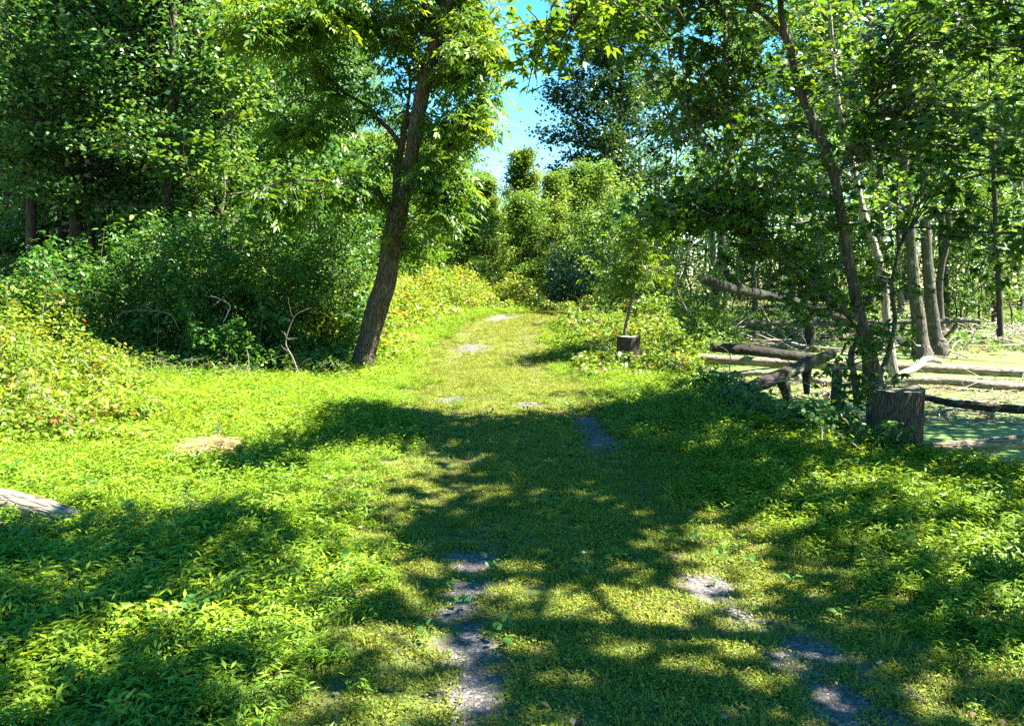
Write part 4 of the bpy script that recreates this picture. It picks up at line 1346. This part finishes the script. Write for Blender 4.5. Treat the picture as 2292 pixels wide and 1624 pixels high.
# straw heap
p = onz(466, 1022, .02)
rng = np.random.default_rng(66)
lv = Leaves()
n = 900
a, r = rng.uniform(0, 6.28, n), rng.uniform(0, 1, n) ** .6
P = np.stack([r * np.cos(a) * .28, r * np.sin(a) * .34, (1 - r ** 2) * .10 * rng.uniform(.3, 1, n) + .10], 1)
lv.add(P, rnd_dirs(rng, n, 0, .35) * np.array([1.6, .8, 1]), rnd_norms(rng, n, .5), rng.uniform(.08, .24, n), .006, rng.uniform(.2, 1, n))
tb = Tubes()
z0 = gz(p[0], p[1])
mound = np.array([[0, 0, -.05], [0, 0, .05], [0, 0, .09], [0, 0, .12]])
tb.add(mound, np.array([.30, .26, .18, .04]), 20, rough=.12)
hp = thing('straw_heap', 'flattened heap of pale dry straw in the sunlit grass', 'straw heap', (p[0], p[1], z0))
obj('straw', lv.mesh('straw', M['straw']), hp, kind='stuff')
obj('mound', tb.mesh('straw_mound', plain_mat('straw_core', (.16, .11, .05), (.30, .22, .12), 40)), hp)

# pale stones on the trail
rng = np.random.default_rng(21)
for (u, v, w, lab) in ((1305, 1243, 16, 'white angular stone in the middle of the trail'), (1545, 1140, 9, 'small white stone on the right wheel track'), (1142, 1392, 9, 'small white stone on the left gravel track'),
                       (1040, 1325, 12, 'white pebble in the sunlit gravel patch left of the centre'), (818, 1285, 14, 'pinkish white stone in the grass left of the trail'), (1330, 1105, 8, 'tiny pale stone beyond the white angular one'),
                       (1560, 1300, 9, 'little white pebble beside the right gravel patch'), (1970, 1478, 18, 'pinkish stone in the grass right of the gravel track'), (1640, 1440, 8, 'pale pebble near the bottom of the right track'),
                       (1110, 1410, 9, 'pale pebble on the dark gravel at lower centre'), (1590, 1500, 10, 'flat pale stone left of the lower gravel track'), (1075, 1030, 8, 'pale chip on the shaded trail left of centre')):
    q = onz(u, v, 0)
    y = q[1]
    z = gz(q[0], y)
    r = wpx(w, y) / 2
    th, ph = np.meshgrid(np.linspace(0, math.pi, 7), np.linspace(0, 2 * math.pi, 9)[:-1], indexing='ij')
    D = np.stack([np.sin(th) * np.cos(ph), np.sin(th) * np.sin(ph), np.cos(th)], -1).reshape(-1, 3)
    rr = 1 + .45 * vnoise(D[:, 0] * 1.4 + u, D[:, 1] * 1.4, D[:, 2] * 1.4)
    Vs = D * rr[:, None] * np.array([r, r * .8, r * .6])
    i = np.arange(6)[:, None] * 8
    j = np.arange(8)[None]
    qd = np.stack([i + j, i + 8 + j, i + 8 + (j + 1) % 8, i + (j + 1) % 8], -1).reshape(-1, 4)
    obj('stone', build_mesh('stone', Vs, [qd], M['stone']), None, (q[0], y, z + r * .3), label=lab, category='stone', group='pale stones on the trail')


# ------------------------------------------------------------------ grass
def clump_stilt(seed, stems, h, leaf):
    rng = np.random.default_rng(seed)
    lv = Leaves()
    for _ in range(stems):
        a = rng.uniform(0, 6.28)
        r = rng.uniform(0, .07)
        root = np.array([math.cos(a) * r, math.sin(a) * r, -.01])
        d = np.array([math.cos(a) * rng.uniform(.1, .7), math.sin(a) * rng.uniform(.1, .7), 1])
        hh = h * rng.uniform(.55, 1.15)
        k = rng.integers(4, 7)
        f = np.linspace(.25, 1, k)
        P = root + nrm(d) * (hh * f)[:, None] + rng.normal(0, .006, (k, 3))
        az = rng.uniform(0, 6.28) + np.arange(k) * 2.6 + rng.normal(0, .4, k)
        X = np.stack([np.cos(az), np.sin(az), rng.uniform(-.25, .55, k)], 1)
        L = leaf * rng.uniform(.7, 1.3, k)
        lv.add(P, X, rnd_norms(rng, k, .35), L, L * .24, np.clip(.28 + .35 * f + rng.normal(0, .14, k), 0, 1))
        lv.add(root[None], (nrm(d) + .001)[None], np.array([[math.sin(a), -math.cos(a), .1]]), np.array([hh]), np.array([.0035]), np.array([.35]))
    return lv.mesh('stilt_grass_clump', M['grass'])


def clump_turf(seed, blades, h, mini):
    rng = np.random.default_rng(seed)
    lv = Leaves()
    n = blades
    a = rng.uniform(0, 6.28, n)
    r = rng.uniform(0, .05, n)
    P = np.stack([np.cos(a) * r, np.sin(a) * r, np.full(n, -.004)], 1)
    a2 = rng.uniform(0, 6.28, n)
    X = np.stack([np.cos(a2) * .6, np.sin(a2) * .6, rng.uniform(.3, 1.6, n)], 1)
    L = h * rng.uniform(.5, 1.3, n)
    lv.add(P, X, rnd_norms(rng, n, .6), L, .0045 + 0 * L, np.clip(rng.normal(.5, .2, n), 0, 1))
    n = mini
    a = rng.uniform(0, 6.28, n)
    r = .08 * rng.uniform(0, 1, n) ** .5
    P = np.stack([np.cos(a) * r, np.sin(a) * r, rng.uniform(.002, .022, n)], 1)
    L = rng.uniform(.010, .022, n)
    lv.add(P, rnd_dirs(rng, n, 0), rnd_norms(rng, n, .3), L, L * .6, np.clip(rng.normal(.55, .22, n), 0, 1))
    return lv.mesh('turf_clump', M['turf'])


def clump_tall(seed, n, h):
    rng = np.random.default_rng(seed)
    lv = Leaves()
    a = rng.uniform(0, 6.28, n)
    r = rng.uniform(0, .06, n)
    P = np.stack([np.cos(a) * r, np.sin(a) * r, np.full(n, -.01)], 1)
    X = np.stack([np.cos(a) * .35, np.sin(a) * .35, np.ones(n)], 1) + rng.normal(0, .15, (n, 3))
    L = h * rng.uniform(.4, 1.2, n)
    m = P + nrm(X) * (L * .6)[:, None]
    N = np.stack([np.sin(a), -np.cos(a), 0 * a], 1) + rng.normal(0, .5, (n, 3))
    lv.add(P, X, N, L * .65, .006 + 0 * L, np.clip(rng.normal(.4, .18, n), 0, 1))
    lv.add(m, X + np.stack([np.cos(a), np.sin(a), -.5 + 0 * a], 1) * .9, N, L * .45, .005 + 0 * L, np.clip(rng.normal(.5, .18, n), 0, 1))
    return lv.mesh('tall_grass_clump', M['turf'])


def scatter(name, P, scl, idx, meshes, label, tilt=.15, seed=0, cat='grass'):
    """one countless carpet: clumps instanced on a cloud of points"""
    rng = np.random.default_rng(seed)
    n = len(P)
    me = bpy.data.meshes.new(name)
    me.vertices.add(n)
    me.vertices.foreach_set('co', np.asarray(P, np.float32).ravel())
    rot = np.stack([rng.normal(0, tilt, n), rng.normal(0, tilt, n), rng.uniform(0, 6.28, n)], 1)
    a = me.attributes.new('rot', 'FLOAT_VECTOR', 'POINT')
    a.data.foreach_set('vector', rot.astype(np.float32).ravel())
    a = me.attributes.new('scl', 'FLOAT', 'POINT')
    a.data.foreach_set('value', np.asarray(scl, np.float32))
    a = me.attributes.new('idx', 'INT', 'POINT')
    a.data.foreach_set('value', np.asarray(idx, np.int32))
    o = obj(name, me, kind='stuff', label=label, category=cat)
    ng = bpy.data.node_groups.new(name, 'GeometryNodeTree')
    ng.interface.new_socket('Geometry', in_out='INPUT', socket_type='NodeSocketGeometry')
    ng.interface.new_socket('Geometry', in_out='OUTPUT', socket_type='NodeSocketGeometry')
    gi, go = ng.nodes.new('NodeGroupInput'), ng.nodes.new('NodeGroupOutput')
    jn = ng.nodes.new('GeometryNodeGeometryToInstance')
    for i, m in enumerate(meshes):
        src = bpy.data.objects.new(m.name, m)          # data only: never linked to the scene
        oi = ng.nodes.new('GeometryNodeObjectInfo')
        oi.inputs['Object'].default_value = src
        ng.links.new(oi.outputs['Geometry'], jn.inputs[0])
    ip = ng.nodes.new('GeometryNodeInstanceOnPoints')
    ip.inputs['Pick Instance'].default_value = True

    def na(nm, t):
        x = ng.nodes.new('GeometryNodeInputNamedAttribute')
        x.data_type = t
        x.inputs['Name'].default_value = nm
        return next(s for s in x.outputs if s.enabled and s.name == 'Attribute')
    er = ng.nodes.new('FunctionNodeEulerToRotation')
    ng.links.new(na('rot', 'FLOAT_VECTOR'), er.inputs[0])
    ng.links.new(gi.outputs[0], ip.inputs['Points'])
    ng.links.new(jn.outputs[0], ip.inputs['Instance'])
    ng.links.new(na('idx', 'INT'), ip.inputs['Instance Index'])
    ng.links.new(er.outputs[0], ip.inputs['Rotation'])
    ng.links.new(na('scl', 'FLOAT'), ip.inputs['Scale'])
    ng.links.new(ip.outputs[0], go.inputs[0])
    md = o.modifiers.new('scatter', 'NODES')
    md.node_group = ng
    return o


def sow(seed, y0, y1, per_m2, dens):
    rng = np.random.default_rng(seed)
    xw = .70 * y1 + 2.2
    n = int(2 * xw * (y1 - y0) * per_m2)
    x, y = rng.uniform(-xw, xw, n), rng.uniform(y0, y1, n)
    k = np.abs(x) < .70 * y + 2.0
    x, y = x[k], y[k]
    k = rng.uniform(0, 1, len(x)) < dens(x, y)
    x, y = x[k], y[k]
    return np.stack([x, y, height(x, y)], 1)


LOGP = at(60, 1145, 5.45)


def d_verge(x, y):
    d = np.abs(x - cx(y))
    f = smooth(.95, 1.75, d + .28 * vnoise(x * .9, y * .9, 21))
    f *= .55 + .45 * smooth(-.5, .1, vnoise(x * .8, y * .8, 22))
    f *= smooth(shore(y) + .35, shore(y) - .15, x)
    f *= 1 - .9 * smooth(14.3, 16.0, y) * (x < -3.0)
    q = onz(466, 1022, 0)
    f *= 1 - smooth(.3, .7, gravel(x, y))
    f *= 1 - .85 * (np.abs(y - (5.22 + .09 * (-x - 3.0))) < .22) * (x < -2.85) * (y < 5.6)
    f *= ((x - q[0]) / .3) ** 2 + ((y - q[1]) / .36) ** 2 > 1
    return f


def d_turf(x, y):
    d = np.abs(x - cx(y))
    f = (1 - .95 * smooth(.25, .85, gravel(x, y) + .25 * vnoise(x * 4, y * 4, 5))) * smooth(2.1, 1.4, d - .6 * smooth(14, 17, y))
    f = f * (1 - .45 * np.exp(-((d - .74) / .25) ** 2))
    return np.clip(f * (.72 + .5 * smooth(-.4, .3, vnoise(x * 1.3, y * 1.3, 31))), 0, 1)


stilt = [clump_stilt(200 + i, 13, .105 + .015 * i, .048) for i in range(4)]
turf = [clump_turf(300 + i, 16, .05, 46) for i in range(3)]
tall = [clump_tall(400 + i, 22, .30) for i in range(3)]

A = sow(1, 1.6, 8, 190, d_verge)
B = sow(2, 8, 16, 110, d_verge)
C = sow(3, 16, 34, 40, d_verge)
P = np.concatenate([A, B, C])
rng = np.random.default_rng(8)
sc = np.concatenate([rng.uniform(.7, 1.15, len(A)), rng.uniform(.8, 1.3, len(B)), rng.uniform(1.2, 1.9, len(C))])
sc *= .85 + .30 * vnoise(P[:, 0] * .7, P[:, 1] * .7, 41) + .25 * smooth(1.3, 2.4, np.abs(P[:, 0] - cx(P[:, 1])))
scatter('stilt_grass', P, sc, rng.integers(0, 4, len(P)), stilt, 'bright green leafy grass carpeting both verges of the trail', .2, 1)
A = sow(4, 1.6, 7, 430, d_turf)
B = sow(5, 7, 16, 150, d_turf)
C = sow(6, 16, 34, 60, d_turf)
P = np.concatenate([A, B, C])
sc = np.concatenate([rng.uniform(.6, 1.2, len(A)), rng.uniform(.8, 1.5, len(B)), rng.uniform(1.2, 2.0, len(C))])
scatter('trail_turf', P, sc, rng.integers(0, 3, len(P)), turf, 'short yellowish turf and moss growing along the trail', .1, 2)
P = np.concatenate([sow(7, 1.8, 14, 3.2, lambda x, y: (smooth(2.2, 1.0, np.abs(x - cx(y))) * .8 + .05) * (vnoise(x, y, 51) > 0) * (x < shore(y) - .3)),
                    sow(12, 12.5, 16, 5, lambda x, y: (x < -2.2) & (x > -7.5)),
                    sow(13, 24, 36, 2.0, lambda x, y: (x > 5.5) & (vnoise(x * .6, y * .6, 7) > 0))])
scatter('grass_tufts', P, rng.uniform(.35, .9, len(P)) * (1 + .5 * (P[:, 1] > 12)), rng.integers(0, 3, len(P)), tall, 'thin grass tufts standing up along the trail and shrub edge', .1, 3)


def clump_broad(seed, n, leaf):
    rng = np.random.default_rng(seed)
    lv = Leaves()
    a = rng.uniform(0, 6.28) + np.arange(n) * 2.4
    r = rng.uniform(0, .02, n)
    P = np.stack([np.cos(a) * r, np.sin(a) * r, rng.uniform(.01, .09, n)], 1)
    L = leaf * rng.uniform(.6, 1.2, n)
    lv.add(P, np.stack([np.cos(a), np.sin(a), rng.uniform(-.1, .6, n)], 1), rnd_norms(rng, n, .25), L, L * .62, np.clip(rng.normal(.5, .15, n), 0, 1), OVATE)
    return lv.mesh('broad_weed', M['weed_leaf'])


broad = [clump_broad(500 + i, 5 + i, .05) for i in range(3)]
P = sow(14, 1.8, 12, 9, lambda x, y: .25 + .75 * (vnoise(x * .8, y * .8, 61) > .1) * (x < shore(y) - .2))
P[:, 2] += .05 * smooth(1.2, 1.9, np.abs(P[:, 0] - cx(P[:, 1])))
P = P[P[:, 0] < shore(P[:, 1])]
scatter('broad_weeds', P, rng.uniform(.6, 1.5, len(P)), rng.integers(0, 3, len(P)), broad, 'small broad leaved weeds dotted through the grass', .15, 4, 'weeds')
# dead leaves and chips on the trail
lv = Leaves()
P = sow(15, 1.8, 12, 26, lambda x, y: smooth(1.8, .9, np.abs(x - cx(y))) * .8)
n = len(P)
P[:, 2] += rng.uniform(.006, .03, n)
L = rng.uniform(.015, .05, n)
lv.add(P, rnd_dirs(rng, n, 0, .3), rnd_norms(rng, n, .3), L, L * .6, rng.uniform(0, 1, n))
obj('leaf_litter', lv.mesh('leaf_litter', M['litter']), kind='stuff', label='small dead leaves and chips scattered on the trail', category='leaf litter')
print('scene built')
